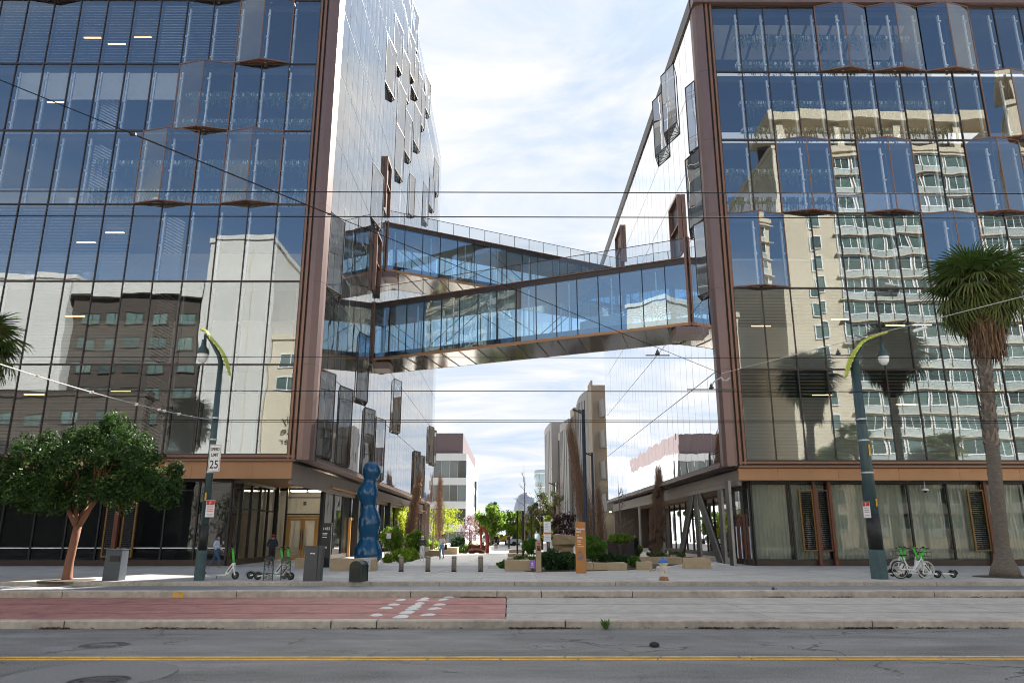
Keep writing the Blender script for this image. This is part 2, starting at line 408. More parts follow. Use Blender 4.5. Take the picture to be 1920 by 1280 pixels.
# plaza between the buildings: broad paving bands
pz = link('plaza', None, kind='structure')
m = MB(); m.box(-60, 60, 43.68, 240, -0.3, 0.11); part('plaza_bedding', m, JOINT, pz)
y = 43.70; k = 0
while y < 118:
    d = 0.9 + 0.02 * (y - 43)
    m = MB(); x = -40.0 + (k % 2) * 1.1
    m = MB(); m.box(-58, -13.0, y, y + d - 0.02, 0.05, 0.155 + (k % 3) * .001); part('paving_band', m, PLAZA, pz)
    w = 2.6
    for i in range(-5, 5):
        xa = i * w + (k % 2) * 1.3
        m = MB(); m.box(xa, xa + w - 0.015, y, y + d - 0.015, 0.05, 0.16 + rng.uniform(-.0015, .0015)); part('paving_stone', m, PLAZA, pz)
    m = MB(); m.box(14.4, 58, y, y + d - 0.02, 0.05, 0.155 + (k % 3) * .001); part('paving_band', m, PLAZA, pz)
    y += d; k += 1
m = MB(); m.box(-58, 58, y, 239, 0.0, 0.157); part('paving_field', m, PLAZA, pz)

# yellow double line, worn and cracked: short strokes with small gaps
def stripe(y0, w, label):
    root = thing('yellow_line', label, 'road line', (0, 0, 0), group='double yellow centre line')
    x = -14.0; me = MB()
    while x < 14:
        L = rng.uniform(0.7, 1.7)
        if not (-5.2 < x < -4.0 and y0 < 11.9):
            a, b = x + rng.uniform(0, .012), x + L - rng.uniform(0.004, .03)
            t = lambda: rng.uniform(-.006, .006)
            me.prism([(a, y0 + t()), (b, y0 + t()), (b + .02, y0 + w + t()), (a + .02, y0 + w + t())], -0.01, 0.004)
        x += L
    part('paint_strip', me, YEL, root)
yy = gp(960, 1233, 0)[1]
stripe(yy + 0.06, 0.10, 'far stripe of the double yellow centre line on the asphalt')
stripe(yy - 0.17, 0.10, 'near stripe of the double yellow centre line on the asphalt')

def manhole(px, py, r, label, m_, dark):
    x, y = gp(px, py, 0)
    t = thing('manhole_cover', label, 'manhole cover', (x, y, 0), group='manhole covers in the near road')
    mb = MB(); mb.lathe([(r + .09, -0.02), (r + .09, 0.004), (r + .012, 0.006), (r + .012, -0.02)], 40); part('cover_frame', mb, dark, t)
    mb = MB(); mb.lathe([(r, -0.02), (r, 0.007), (r * .9, 0.009), (r * .88, 0.004), (r * .6, 0.004), (r * .58, 0.009), (r * .2, .009), (r * .18, .004), (0.01, .004)], 40)
    for a in range(12): mb.obox((cos(a * pi / 6) * r * .74, sin(a * pi / 6) * r * .74, .006), (.13, .03, .006), Matrix.Rotation(a * pi / 6, 3, 'Z'))
    part('cover_plate', mb, m_, t)
    mb = MB(); mb.box(-.24, .24, -.05, .05, .004, .012); part('maker_plate', mb, dark, t)
manhole(196, 1209, 0.40, 'dark manhole cover left of the red lane end, in the near road', IRON, ASPH2)
manhole(1030, 1211, 0.37, 'pale mauve manhole cover near the middle of the near road', mat('pale_iron', (0.17, 0.155, 0.165), 0.6, 0.3, var=.2, scale=20, bump=.5), ASPH2)
manhole(185, 1276, 0.30, 'sunken dark manhole cover at the bottom left edge, inside a round patch', IRON, BLK)
x, y = gp(170, 1264, 0)
m = MB(); m.lathe([(1.12, -.02), (1.12, .003), (.45, .0035)], 60, (x, y, 0)); struct('round_road_patch', m, ASPH2)
m = MB()
for a in range(60):
    t0, t1 = a * pi / 30, (a + 1) * pi / 30
    if rng.random() < .75: m.quad((x + cos(t0) * 1.115, y + sin(t0) * 1.115, .0045), (x + cos(t0) * 1.135, y + sin(t0) * 1.135, .0045), (x + cos(t1) * 1.135, y + sin(t1) * 1.135, .0045), (x + cos(t1) * 1.115, y + sin(t1) * 1.115, .0045))
struct('patch_tar_joint', m, BLK)

# white paint lumps at the end of the red lane
spots = [(706, 1153), (724, 1140), (738, 1133.5), (752, 1124.5), (750, 1157), (754, 1155), (761, 1149), (766, 1147), (772, 1142), (777, 1138), (781, 1135), (787, 1131), (792, 1125), (797, 1122), (803, 1152.5), (815, 1141), (824, 1133.5), (831, 1124), (842, 1119.5)]
for i, (px, py) in enumerate(spots):
    x, y = gp(px, py, 0.03); mb = MB(); n = 12
    V = [(0, 0, .035)]; ph = rng.uniform(0, 6)
    for rr, zz in ((.55, .03), (1.0, 0.004)):
        for a in range(n):
            t = 2 * pi * a / n; q = rr * (1 + .18 * sin(2 * t + ph) + .1 * rng.uniform(-1, 1))
            V.append((.15 * q * cos(t) + .04 * q * sin(t), .24 * q * sin(t), zz))
    F = [(0, 1 + a, 1 + (a + 1) % n) for a in range(n)] + [(1 + a, 1 + n + a, 1 + n + (a + 1) % n, 1 + (a + 1) % n) for a in range(n)]
    mb.add(V, F)
    row, lo, n_ = ('central', 4, 10) if 4 <= i <= 13 else (('left', 0, 4) if i < 4 else ('right', 14, 5))
    ordn = ('first', 'second', 'third', 'fourth', 'fifth', 'sixth', 'seventh', 'eighth', 'ninth', 'tenth')
    key = sorted(range(lo, lo + n_), key=lambda q: -spots[q][1]).index(i)
    o = link('road_marker', mb.mesh('road_marker', WPAINT, True), None, (x, y, .031), None, 'white lump on the red lane, %s from the near kerb in the %s row' % (ordn[key], row), 'road marker', 'white lumps at the end of the red lane')
for px in (346, 358):
    x, y = gp(px, 1113, .08); m = MB(); m.quad((x - .05, 23.597, .03), (x + .05, 23.597, .03), (x + .07, 23.597, .2), (x - .03, 23.597, .2))
    solo('kerb_mark', MB().box(x - .06, x + .06, 23.59, 23.6, .03, .20), YEL, 'short yellow paint mark on the far tram kerb, %s of the pair' % ('left one' if px < 350 else 'right one'), 'paint mark', 'yellow marks on the kerb')

# dead leaves swept against the kerbs
m = MB()
def litter(y, z, x0, x1, n):
    for _ in range(n):
        x = rng.uniform(x0, x1); s = rng.uniform(.012, .045); a = rng.uniform(0, 6); p = (x, y - abs(rng.gauss(0, .05)), z + rng.uniform(.004, .03))
        d = Vector((cos(a) * s, sin(a) * s, rng.uniform(-.3, .3) * s)); e = Vector((-sin(a) * s * .5, cos(a) * s * .5, rng.uniform(-.4, .4) * s)); p = Vector(p)
        m.quad(p - d, p - e, p + d, p + e)
for c, w, n in ((jx(110, 16.3), .3, 120), (jx(350, 16.3), .8, 160), (jx(700, 16.3), .6, 90), (jx(1000, 16.3), .5, 200), (jx(1060, 16.3), .3, 90), (jx(1340, 16.3), .35, 160), (jx(1430, 16.3), .3, 60), (jx(1625, 16.3), .5, 190), (jx(1740, 16.3), .3, 60), (jx(1860, 16.3), .3, 40), (0, 10, 160)):
    litter(16.29, 0, c - w, c + w, n)
for c, w, n in ((jx(905, 23.6), .7, 160), (jx(1120, 23.6), 1.2, 120), (jx(1450, 23.6), .3, 60), (jx(1560, 23.6), .6, 80), (jx(1720, 23.6), 1, 60), (jx(1880, 23.6), 1.2, 90)):
    litter(23.59, 0.03, c - w, c + w, n)
struct('leaf_litter', m, mat('dead_leaf', (0.10, 0.05, 0.025), 0.9, var=.3, island=.4), kind='stuff')
# ------------------------------------------------------------------ the two glass office buildings
YF = 42.0                       # plane of the street fronts
XL, XR = -11.15, 12.15          # planes of the inner faces
LV = [6.2, 11.37, 16.46, 21.43, 26.46, 31.27, 36.1, 41.0, 46.0, 50.9, 55.9, 60.9]
RV = [5.85, 11.11, 16.07, 20.89, 25.9, 30.78, 35.74]
LEND, REND = 110.0, 94.0
rootL = thing('glass_office_building', 'taller glass office tower left of the passage, with bronze corner and copper fascia', 'building', (-12.5, YF, 0.16))
rootR = thing('glass_office_building', 'lower glass office building right of the passage, with bronze roof edge and curtains', 'building', (13.0, YF, 0.16))

def pane_mesh(name, w, h, m):
    mb = MB(); mb.quad((-w / 2, 0, -h / 2), (w / 2, 0, -h / 2), (w / 2, 0, h / 2), (-w / 2, 0, h / 2)); return mb.mesh(name, m)
def front(root, xs, lv, prisms, rows, sgn):
    """street front: xs mullion positions away from the corner, lv floor levels, prisms = {(first col, row)}"""
    base = Vector(root.location)
    step = abs(xs[1] - xs[0])
    skip = set()
    for c, r in prisms: skip |= {(c, r), (c + 1, r)}
    meshes = {}
    for r in range(rows):
        h = lv[r + 1] - lv[r] - .10
        meshes[r] = pane_mesh('glass_pane', step - .055, h, GF)
        for c in range(len(xs) - 1):
            if (c, r) in skip: continue
            xm = (xs[c] + xs[c + 1]) / 2
            link('glass_pane', meshes[r], root, Vector((xm, YF + .03, (lv[r] + lv[r + 1]) / 2)) - base, (rng.gauss(0, .0013), 0, rng.gauss(0, .0022)))
    for c, x in enumerate(xs):
        mb = MB(); mb.box(x - .024, x + .024, YF - .03, YF + .14, lv[0], lv[rows]); part('mullion', mb, BRZD, root, world=True)
    xa, xb = min(xs), max(xs)
    for r in range(rows + 1):
        mb = MB(); mb.box(xa + .035, xb - .035, YF - .022, YF + .12, lv[r] - .05, lv[r] + .05); part('transom', mb, BRZD, root, world=True)
    for c, r in prisms:
        x0, x1, xm = xs[c], xs[c + 2], xs[c + 1]
        z0, z1 = lv[r] + .06, lv[r + 1] - .06; d = 0.52
        A, B, C = (x0, YF - .04), (xm, YF - d), (x1, YF - .04)
        if x0 > x1: A, C = C, A
        bay = MB()
        for P, Q in ((A, B), (B, C)):
            for z in (z0, z1): bay.beam((*P, z), (*Q, z), .05, .07)
        for P in (A, B, C): bay.beam((*P, z0), (*P, z1), .06, .06)
        for z, dz in ((z0 + .035, -.03), (z1 - .035, .03)):
            bay.prism([A, B, C], min(z, z + dz), max(z, z + dz))
        # braced soffit under the bay
        for t in (.25, .5, .75):
            bay.beam(Vector((*A, z0 - .02)).lerp(Vector((*C, z0 - .02)), t), (*B, z0 - .02), .05, .05)
        b = part('folded_bay', bay, BRZ, root, world=True)
        for P, Q in ((A, B), (B, C)):
            P, Q = Vector((*P, 0)), Vector((*Q, 0)); w = (Q - P).length
            ang = atan2(Q.y - P.y, Q.x - P.x)
            mid = (P + Q) / 2; mid.z = (z0 + z1) / 2
            link('glass_pane', pane_mesh('glass_pane', w - .06, z1 - z0 - .06, GF), b, mid - base, (rng.gauss(0, .001), 0, ang + rng.gauss(0, .002)))

XSL = [-12.5 - 1.76 * i for i in range(17)]
XSR = [13.35 + 1.70 * i for i in range(17)]
front(rootL, XSL, LV, [(1, 5), (3, 4), (4, 3), (1, 3), (3, 6), (9, 6)], 8, -1)
front(rootR, XSR, RV, [(4, 5), (6, 5), (8, 5), (10, 4), (2, 3), (5, 3), (9, 3), (0, 2), (7, 2), (12, 3), (13, 5)], 6, 1)

def interior(root, xs, lv, rows, xin, yend, open_r=(), open_w=()):
    """floors, blinds, posts, planted beams behind the front"""
    s = 1 if xs[1] > xs[0] else -1
    base = Vector(root.location); xo = xs[-1] + s * .5
    x0, x1 = sorted((xin - s * -.9, xo)) if False else sorted((xin + s * .9, xo))
    for r in range(len(lv)):
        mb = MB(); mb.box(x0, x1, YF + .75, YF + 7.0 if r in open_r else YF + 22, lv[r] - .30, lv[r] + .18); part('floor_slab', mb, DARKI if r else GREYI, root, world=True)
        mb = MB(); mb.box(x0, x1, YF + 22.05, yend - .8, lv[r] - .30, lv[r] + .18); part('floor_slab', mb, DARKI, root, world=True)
    for r in range(len(lv) - 1):
        back = YF + 7.5 if r not in open_w else YF + 22
        mb = MB(); mb.box(x0, x1, back, back + .3, lv[r] + .2, lv[r + 1] - .32); part('inner_wall', mb, LIGHTI if r not in open_w else GREYI, root, world=True)
        # side wall lining the passage face, set behind its glass
        xa = xin + s * .9
        mb = MB(); mb.box(xa, xa + s * .25, YF + 7.9, yend - 1, lv[r] + .2, lv[r + 1] - .32); part('lining_wall', mb, GREYI, root, world=True)
interior(rootL, XSL, LV, 8, XL, LEND)
interior(rootR, XSR, RV, 6, XR, REND, (3, 4, 5, 6), (3, 4, 5))

_bl = {}
def blind(root, x, r, lv, m, step, frac=1.0, tilt=.5, y=.42, pitch=.2):
    key = (m.name, r, root.name, frac, tilt)
    if key not in _bl:
        h = (lv[r + 1] - lv[r] - .4) * frac; mb = MB(); z = 0
        while z < h:
            mb.obox((0, 0, -z), (step - .16, .15, .012), Matrix.Rotation(tilt, 3, 'X')); z += pitch
        _bl[key] = mb.mesh('venetian_blind', m)
    link('venetian_blind', _bl[key], root, Vector((x, YF + y, lv[r + 1] - .2)) - Vector(root.location))
def xm(xs, c): return (xs[c] + xs[c + 1]) / 2
for c in range(16):
    if c >= 6: blind(rootL, xm(XSL, c), 2, LV, BLIND, 1.76); 
    if c >= 5: blind(rootL, xm(XSL, c), 5, LV, BLIND, 1.76)
    if c in (4, 5, 3): blind(rootL, xm(XSL, c), 5, LV, GREYI, 1.76, 1.0, .25)
    if c >= 7: blind(rootL, xm(XSL, c), 6, LV, BLIND, 1.76)
    if 5 <= c <= 8: blind(rootL, xm(XSL, c), 1, LV, BRZD, 1.76, 1.0, .3)
    if c >= 5: blind(rootL, xm(XSL, c), 0, LV, BRZD, 1.76, 1.0, .3)
    blind(rootR, xm(XSR, c), 0, RV, BLINDL, 1.70, 1.0, .32)
    blind(rootR, xm(XSR, c), 1, RV, BLINDL, 1.70, 1.0, .32)
    if c >= 9: blind(rootR, xm(XSR, c), 2, RV, BLIND, 1.70, .6, .4)
# solid spandrel screens hung behind some panes
for c in range(5, 11):
    mb = MB(); x = xm(XSL, c); mb.box(x - .78, x + .78, YF + .5, YF + .56, LV[5] - 2.3, LV[5] - .35); mb.box(x - .78, x + .78, YF + .49, YF + .57, LV[5] - 1.1, LV[5] - 1.06)
    part('screen_panel', mb, LIGHTI, rootL, world=True)
for c in (10, 11):
    mb = MB(); x = xm(XSL, c); mb.box(x - .8, x + .8, YF + .4, YF + .46, LV[1] + .2, LV[2] - .2); part('screen_panel', mb, LIGHTI, rootL, world=True)
for c in range(0, 8):
    mb = MB(); x = xm(XSR, c); mb.obox((x, YF + 2.6, RV[6] - .9), (1.5, 2.6, .08), Matrix.Rotation(-.35, 3, 'X')); part('ceiling_baffle', mb, LIGHTI, rootR, world=True)

def posts(root, xs, lv, cells):
    for c, r in cells:
        x = xs[c]; mb = MB()
        z0, z1 = lv[r] + .2, lv[r + 1] - .3
        mb.beam((x, YF + .55, z0), (x, YF + .55, z1), .10, .14)
        if r < 2 and root is rootL: mb.beam((x - .3, YF + .6, z0), (x - .3, YF + .6, z1), .08, .14)
        for z in (z0 + .6, (z0 + z1) / 2, z1 - .5): mb.obox((x, YF + .45, z), (.2, .12, .1))
        part('steel_post', mb, TAUP if r < 2 and root is rootL else WSTEEL, root, world=True)
posts(rootL, XSL, LV, [(c, r) for r in range(7) for c in range(0, 6) if not (r in (0, 1) and c > 4)] + [(c, r) for r in (3, 4) for c in range(6, 13)])
posts(rootR, XSR, RV, [(c, r) for r in range(2, 6) for c in range(1, 15)])
# beams with trailing plants
VINE = mat('trailing_plant', (0.055, 0.085, 0.035), 0.8, var=.2, island=.5)
def planters(root, xs, lv, cells):
    vine = MB()
    for c, r in cells:
        x0, x1 = sorted((xs[c], xs[c + 1]))
        for t in (.22, .62):
            z = lv[r] + (lv[r + 1] - lv[r]) * t + .2
            mb = MB(); mb.box(x0 + .06, x1 - .06, YF + 1.1, YF + 1.5, z, z + .22); part('planter_beam', mb, WSTEEL, root, world=True)
            for k in range(34):
                x = rng.uniform(x0 + .1, x1 - .1); L = rng.uniform(.3, 1.25); y = YF + 1.08 - rng.uniform(0, .12); w = rng.uniform(.015, .05)
                p = Vector((x, y, z + .25)); n = int(L / .14) + 1
                for i in range(n):
                    q = p + Vector((rng.uniform(-.05, .05), 0, -.14)); e = Vector((w * rng.uniform(.5, 1.6), rng.uniform(-.03, .03), rng.uniform(-.03, .03)))
                    vine.quad(p - e, p + e, q + e * .6, q - e * .6); p = q
    part('hanging_plants', vine, VINE, root, world=True, kind='stuff')
planters(rootL, XSL, LV, [(c, 3) for c in range(0, 8)] + [(c, 4) for c in range(0, 5)])
planters(rootR, XSR, RV, [(c, 3) for c in range(0, 5)] + [(c, 4) for c in range(1, 9)] + [(c, 5) for c in range(1, 8)])
# slanted louvre screens deep inside the left tower
for r in (0, 1, 2, 3, 4):
    c = 5 if r < 3 else 8
    mb = MB(); x = XSL[c]
    for k in range(22):
        z = LV[r] + .4 + k * .2
        mb.obox((x + .35, YF + 1.3, z), (1.3, .03, .10), Matrix.Rotation(.5, 3, 'Y'))
    part('louvre_screen', mb, BRZD if r < 2 else GREYI, rootL, world=True)
# office lights and a few furnishings seen through the glass
for root, xs, lv, L in ((rootL, XSL, LV, [(7, 5), (8, 5), (9, 5), (10, 4), (7, 2), (8, 2), (9, 0), (6, 0), (8, 1)]), (rootR, XSR, RV, [(1, 1), (4, 1), (6, 1), (7, 1), (3, 0), (6, 0), (9, 0), (11, 1)])):
    for c, r in L:
        x = xm(xs, c); mb = MB(); z = lv[r + 1] - rng.uniform(.6, 1.6); mb.box(x - .6, x + .6, YF + 3, YF + 3.1, z, z + .05); part('ceiling_lamp', mb, LIGHTBAR, root, world=True)
for c, r, w in ((8, 3, .25), (7, 2, .5), (9, 2, .4), (5, 3, .3)):
    x = xm(XSL, c); mb = MB(); mb.lathe([(w * .7, 0), (w, .6)], 12, (x, YF + 1.0, LV[r] + .2)); part('plant_pot', mb, WSTEEL, rootL, world=True)

# ---- corner piers, frames, fascias
def lathe_flat(mb, x0, x1, y0, y1, z0, z1): mb.box(x0, x1, y0, y1, z0, z1)
def corner(root, xs0, xin, zt, s, levels):
    # fins of the front frame, a chamfer plate, then the rounded corner
    for i, (a, b, y, m_) in enumerate(((.045, .17, -.12, BRZ), (.18, .30, .02, BRZD), (.31, .46, -.16, BRZ), (.47, .56, .0, BRZD))):
        x0, x1 = sorted((xs0 + s * a, xs0 + s * b)); mb = MB(); mb.box(x0, x1, YF + y, YF + .3, levels[0] - .25, zt); part('frame_fin', mb, m_, root, world=True)
    a = xs0 + s * .57; xi = xin
    zz = [levels[0] - .3] + list(levels[1:]) + ([zt] if zt > levels[-1] else [])
    for z0, z1 in zip(zz[:-1], zz[1:]):
        poly = [(a, YF - .12), (xi - s * .5, YF - .12), (xi - s * .12, YF + .05), (xi, YF + .42), (xi, YF + .9), (a, YF + .9)]
        if s < 0: poly = poly[::-1]
        mb = MB(); mb.prism(poly, z0 + .006, z1 - .006); part('corner_panel', mb, PIER, root, world=True)
corner(rootL, -12.5, XL, LV[8], 1, LV[:9])
corner(rootR, 13.35, XR, RV[6] + .05, -1, RV)
# frame at the foot of the fronts
def foot(root, xs, xc, lv0):
    x0, x1 = sorted((xc, xs[-1] - (1 if xs[1] < xs[0] else -1)))
    for a, b, y, m_ in ((.05, .17, -.14, BRZ), (.18, .27, .0, BRZD), (.28, .38, -.17, BRZ)):
        mb = MB(); mb.box(x0, x1, YF + y, YF + .35, lv0 - b, lv0 - a); part('sill_frame', mb, m_, root, world=True)
foot(rootL, XSL, -12.0, LV[0]); foot(rootR, XSR, 12.85, RV[0])
# copper fascia panels over the ground floor
def fascia(root, xa, xb, z0, z1, s):
    x = xa; w = 3.4 * s; first = 2.2 * s
    while (xb - x) * s > 0:
        e = x + (first if x == xa else w); 
        if (xb - e) * s < .3: e = xb
        a, b = sorted((x, e)); mb = MB(); mb.box(a + .006, b - .006, YF + .03, YF + .25, z0, z1); part('fascia_panel', mb, FASC, root, world=True); x = e
fascia(rootL, -12.2, -41.5, 4.86, 5.82, -1)
fascia(rootR, 12.85, 41.5, 4.78, 5.44, 1)
# roof edge of the right building
mb = MB(); mb.box(12.10, 41.5, YF - .32, YF + .5, RV[6] + .06, RV[6] + .95); part('roof_edge', mb, PIER, rootR, world=True)
mb = MB(); mb.box(12.05, 12.5, YF + .5, REND, RV[6] - .05, RV[6] + .95); part('roof_edge', mb, BRZD, rootR, world=True)
for ya, yb in ((YF + .6, YF + 7.2), (YF + 21.8, REND - .3)):
    mb = MB(); mb.box(12.6, 41.3, ya, yb, RV[6] + .3, RV[6] + .6); part('roof_deck', mb, DARKI, rootR, world=True)
mb = MB(); mb.box(-41.5, XL - .4, YF + .6, LEND - .3, LV[11] + .0, LV[11] + .6); part('roof_deck', mb, DARKI, rootL, world=True)
mb = MB(); mb.box(12.9, 41.0, REND - .6, REND - .3, .2, RV[6]); part('rear_wall', mb, TAUP, rootR, world=True)
mb = MB(); mb.box(-41.5, XL - .3, LEND - .6, LEND - .3, .2, LV[11]); part('rear_wall', mb, TAUP, rootL, world=True)
mb = MB(); mb.box(41.0, 41.4, YF + .3, REND, .2, RV[6]); part('end_wall', mb, TAUP, rootR, world=True)
mb = MB(); mb.box(-41.8, -41.4, YF + .3, LEND, .2, LV[11]); part('end_wall', mb, TAUP, rootL, world=True)

# ---- inner faces along the passage
def inner(root, X, lv, yend, prisms, s, step=1.72, near=8, y0=YF + .92):
    base = Vector(root.location); ny = int((yend - y0) / step)
    ys = [y0 + i * step for i in range(ny + 1)]; yend = ys[-1]
    occ = {}
    for Y, r, n, d in prisms:
        c = int(round((Y - y0) / step)); 
        for k in range(n): occ[(c + k, r)] = 1
    far = MB(); meshes = {}
    for r in range(len(lv) - 1):
        h = lv[r + 1] - lv[r] - .06; w = step - .045
        mb = MB(); mb.quad((0, -w / 2, -h / 2), (0, w / 2, -h / 2), (0, w / 2, h / 2), (0, -w / 2, h / 2)); meshes[r] = mb.mesh('glass_pane', GI)
        for c in range(ny):
            if (c, r) in occ: continue
            ym, zm = (ys[c] + ys[c + 1]) / 2, (lv[r] + lv[r + 1]) / 2
            a, b = rng.gauss(0, .0011), rng.gauss(0, .0018)
            if c < near and r < 7:
                link('glass_pane', meshes[r], root, Vector((X, ym, zm)) - base, (0, a, b))
            else:
                far.quad(*[(X + dy * b - dz * a, ym + dy, zm + dz) for dy, dz in ((-w / 2, -h / 2), (w / 2, -h / 2), (w / 2, h / 2), (-w / 2, h / 2))])
    part('far_glass_panes', far, GI, root, world=True, kind='stuff')
    far = MB()
    for c, y in enumerate(ys):
        mb = MB() if c <= near else far
        mb.box(X - .012 - s * .05, X + .012 - s * .05, y - .014, y + .014, lv[0], lv[-1])
        if c <= near: part('mullion', mb, BRZD, root, world=True)
    part('far_mullions', far, BRZD, root, world=True, kind='stuff')
    for r in range(len(lv)):
        mb = MB(); mb.box(X - .02 - s * .055, X + .02 - s * .04, ys[0], yend, lv[r] - .035, lv[r] + .035); part('transom', mb, BRZD, root, world=True)
    # vertical slats standing behind the glass (they give the fine striping)
    for Y, r, n, d in prisms:
        c = int(round((Y - y0) / step)); ya, yb = ys[c] + .02, ys[min(c + n, ny)] - .02; ym = (ya + yb) / 2 if d > 0 else ya + (yb - ya) * .85
        d = abs(d); z0, z1 = lv[r] + .05, lv[r + 1] - .05
        P = [(X, ya), (X + s * d, ym), (X, yb)]
        bay = MB()
        for A, B in ((P[0], P[1]), (P[1], P[2])):
            for z in (z0, z1): bay.beam((*A, z), (*B, z), .05, .07)
        for A in P: bay.beam((*A, z0), (*A, z1), .06, .06)
        for t in (.2, .4, .6, .8):
            bay.beam((X, ya + (yb - ya) * t, z0 + .02), (*P[1], z0 + .02), .05, .03)
        poly = P if s < 0 else P[::-1]
        sgn = sum(P[i][0] * P[(i + 1) % 3][1] - P[(i + 1) % 3][0] * P[i][1] for i in range(3))
        if sgn < 0: poly = P[::-1]
        else: poly = P
        bay.prism([tuple(p) for p in poly], z1 - .03, z1)
        b = part('folded_bay', bay, BRZD, root, world=True)
        pm = MB()
        for A, B in ((P[0], P[1]), (P[1], P[2])):
            A2, B2 = Vector((*A, 0)), Vector((*B, 0)); dd = (B2 - A2).normalized() * .035
            A2, B2 = A2 + dd, B2 - dd
            q = MB(); q.quad((A2.x, A2.y, z0 + .03), (B2.x, B2.y, z0 + .03), (B2.x, B2.y, z1 - .03), (A2.x, A2.y, z1 - .03))
            link('glass_pane', q.mesh('glass_pane', GI, off=base), b)
        # the opening behind the bay shows a brown reveal
        rv = MB()
        rv.box(*sorted((X - s * .9, X - s * .85)), ya, yb, z0, z1)
        part('reveal_panel', rv, TAUP, root, world=True)
PL = [(58, 7, 2, .9), (61.3, 8, 2, .9), (70, 9, 2, .9), (73.4, 9, 2, .9), (76.9, 9, 2, .9), (80.4, 9, 2, .9), (64.8, 7, 2, .9), (67, 8, 2, .9), (70, 7, 2, .9), (86, 10, 2, .9), (66, 6, 2, .9),
      (54.5, 4, 2, .9), (43.0, 2, 2, .75), (43.0, 0, 2, .8), (48.1, 0, 2, .8), (53.2, 1, 2, .9), (56.7, 0, 2, .8), (87, 7, 2, .9), (95, 8, 2, .9), (99, 9, 2, .9), (70, 1, 2, .9), (103, 1, 2, .9), (107, 1, 2, .9), (88, 0, 2, .9), (93, 0, 2, .9), (72, 10, 2, .9), (78, 8, 2, .9), (75, 6, 1, .6), (62, 0, 2, .7)]
PR = [(47.5, 5, 2, .6), (51.5, 5, 2, .6), (43.0, 3, 2, .5), (43.0, 2, 1, .45), (43.0, 4, 1, .4)]
PL = [(a, b, c, -.42) if b > 2 else (a, b, c, .5) for a, b, c, d in PL]
inner(rootL, XL, LV, LEND, PL, 1)
inner(rootR, XR, RV, REND, PR, -1)
# recessed door frames beside the bridges
def door_recess(root, X, s, y0, y1, z0, z1):
    fr = MB()
    for a, b in ((y0, y0 + .14), (y1 - .14, y1)): fr.box(*sorted((X + s * .02, X + s * .30)), a, b, z0, z1)
    fr.box(*sorted((X + s * .02, X + s * .30)), y0 + .14, y1 - .14, z1 - .16, z1); fr.box(*sorted((X + s * .02, X + s * .26)), y0 + .14, y1 - .14, (z0 + z1) / 2 - .07, (z0 + z1) / 2 + .07)
    f = part('door_frame', fr, BRZ, root, world=True)
    d = MB(); d.box(*sorted((X + s * .03, X + s * .06)), y0 + .15, y1 - .15, z0, z1 - .18); part('door_leaf', d, BRZD, f, world=True)
door_recess(rootR, XR, -1, 48.3, 51.2, 20.9, 25.2)
door_recess(rootL, XL, 1, 60.0, 62.4, 29.6, 34.5)
door_recess(rootL, XL, 1, 56.9, 59.2, 20.9, 26.0)
door_recess(rootR, XR, -1, 74, 78, 29.8, 34)

# ---- fascia, soffit and ground floor along the passage
for root, xf, xg, s, z0, z1, ye in ((rootL, -12.2, XL, 1, 4.86, 5.75, LEND), (rootR, 12.85, XR, -1, 4.78, 5.36, REND)):
    y = YF + .27; first = True
    while y < ye - 3:
        L = 3.3 if not first else 2.4; first = False
        mb = MB(); mb.box(*sorted((xf, xf - s * .2)), y + .006, min(y + L, ye) - .006, z0, z1); part('fascia_panel', mb, TAUP, root, world=True)
        mb = MB(); mb.box(*sorted((xf + s * .012, xf - s * .2)), y + .006, min(y + L, ye) - .006, z0 - .28, z0 - .012); part('fascia_lip', mb, TAUP, root, world=True)
        y += L
    zt = (LV if s > 0 else RV)[0]
    for a, b, d in ((.06, .15, .06), (.19, .30, .10)):
        mb = MB(); mb.box(*sorted((xg + s * d, xf - s * .1)), YF + .95, ye - .3, zt - b, zt - a); part('sill_frame', mb, PIER, root, world=True)
def soffit(root, x0, x1, y0, y1, z, w=.62):
    x = x0
    k = 0
    y = y0
    while y < y1 - .05:
        mb = MB(); mb.box(x0, x1, y + .006, min(y + w, y1) - .006, z, z + .1); part('soffit_board', mb, SOFF, root, world=True); y += w; k += 1
        if k > 40: break
soffit(rootL, -41.4, -12.42, YF + .27, 51.4, 4.90, .55)
soffit(rootR, 13.07, 41.0, YF + .27, 46.0, 4.80, .55)
mb = MB(); mb.box(-12.42, -12.0, 51.4, LEND - 1, 4.9, 5.0); part('soffit_strip', mb, SOFF, rootL, world=True)
mb = MB(); mb.box(13.06, 16.6, 46.0, REND - 1, 4.8, 4.9); part('soffit_strip', mb, SOFF, rootR, world=True)

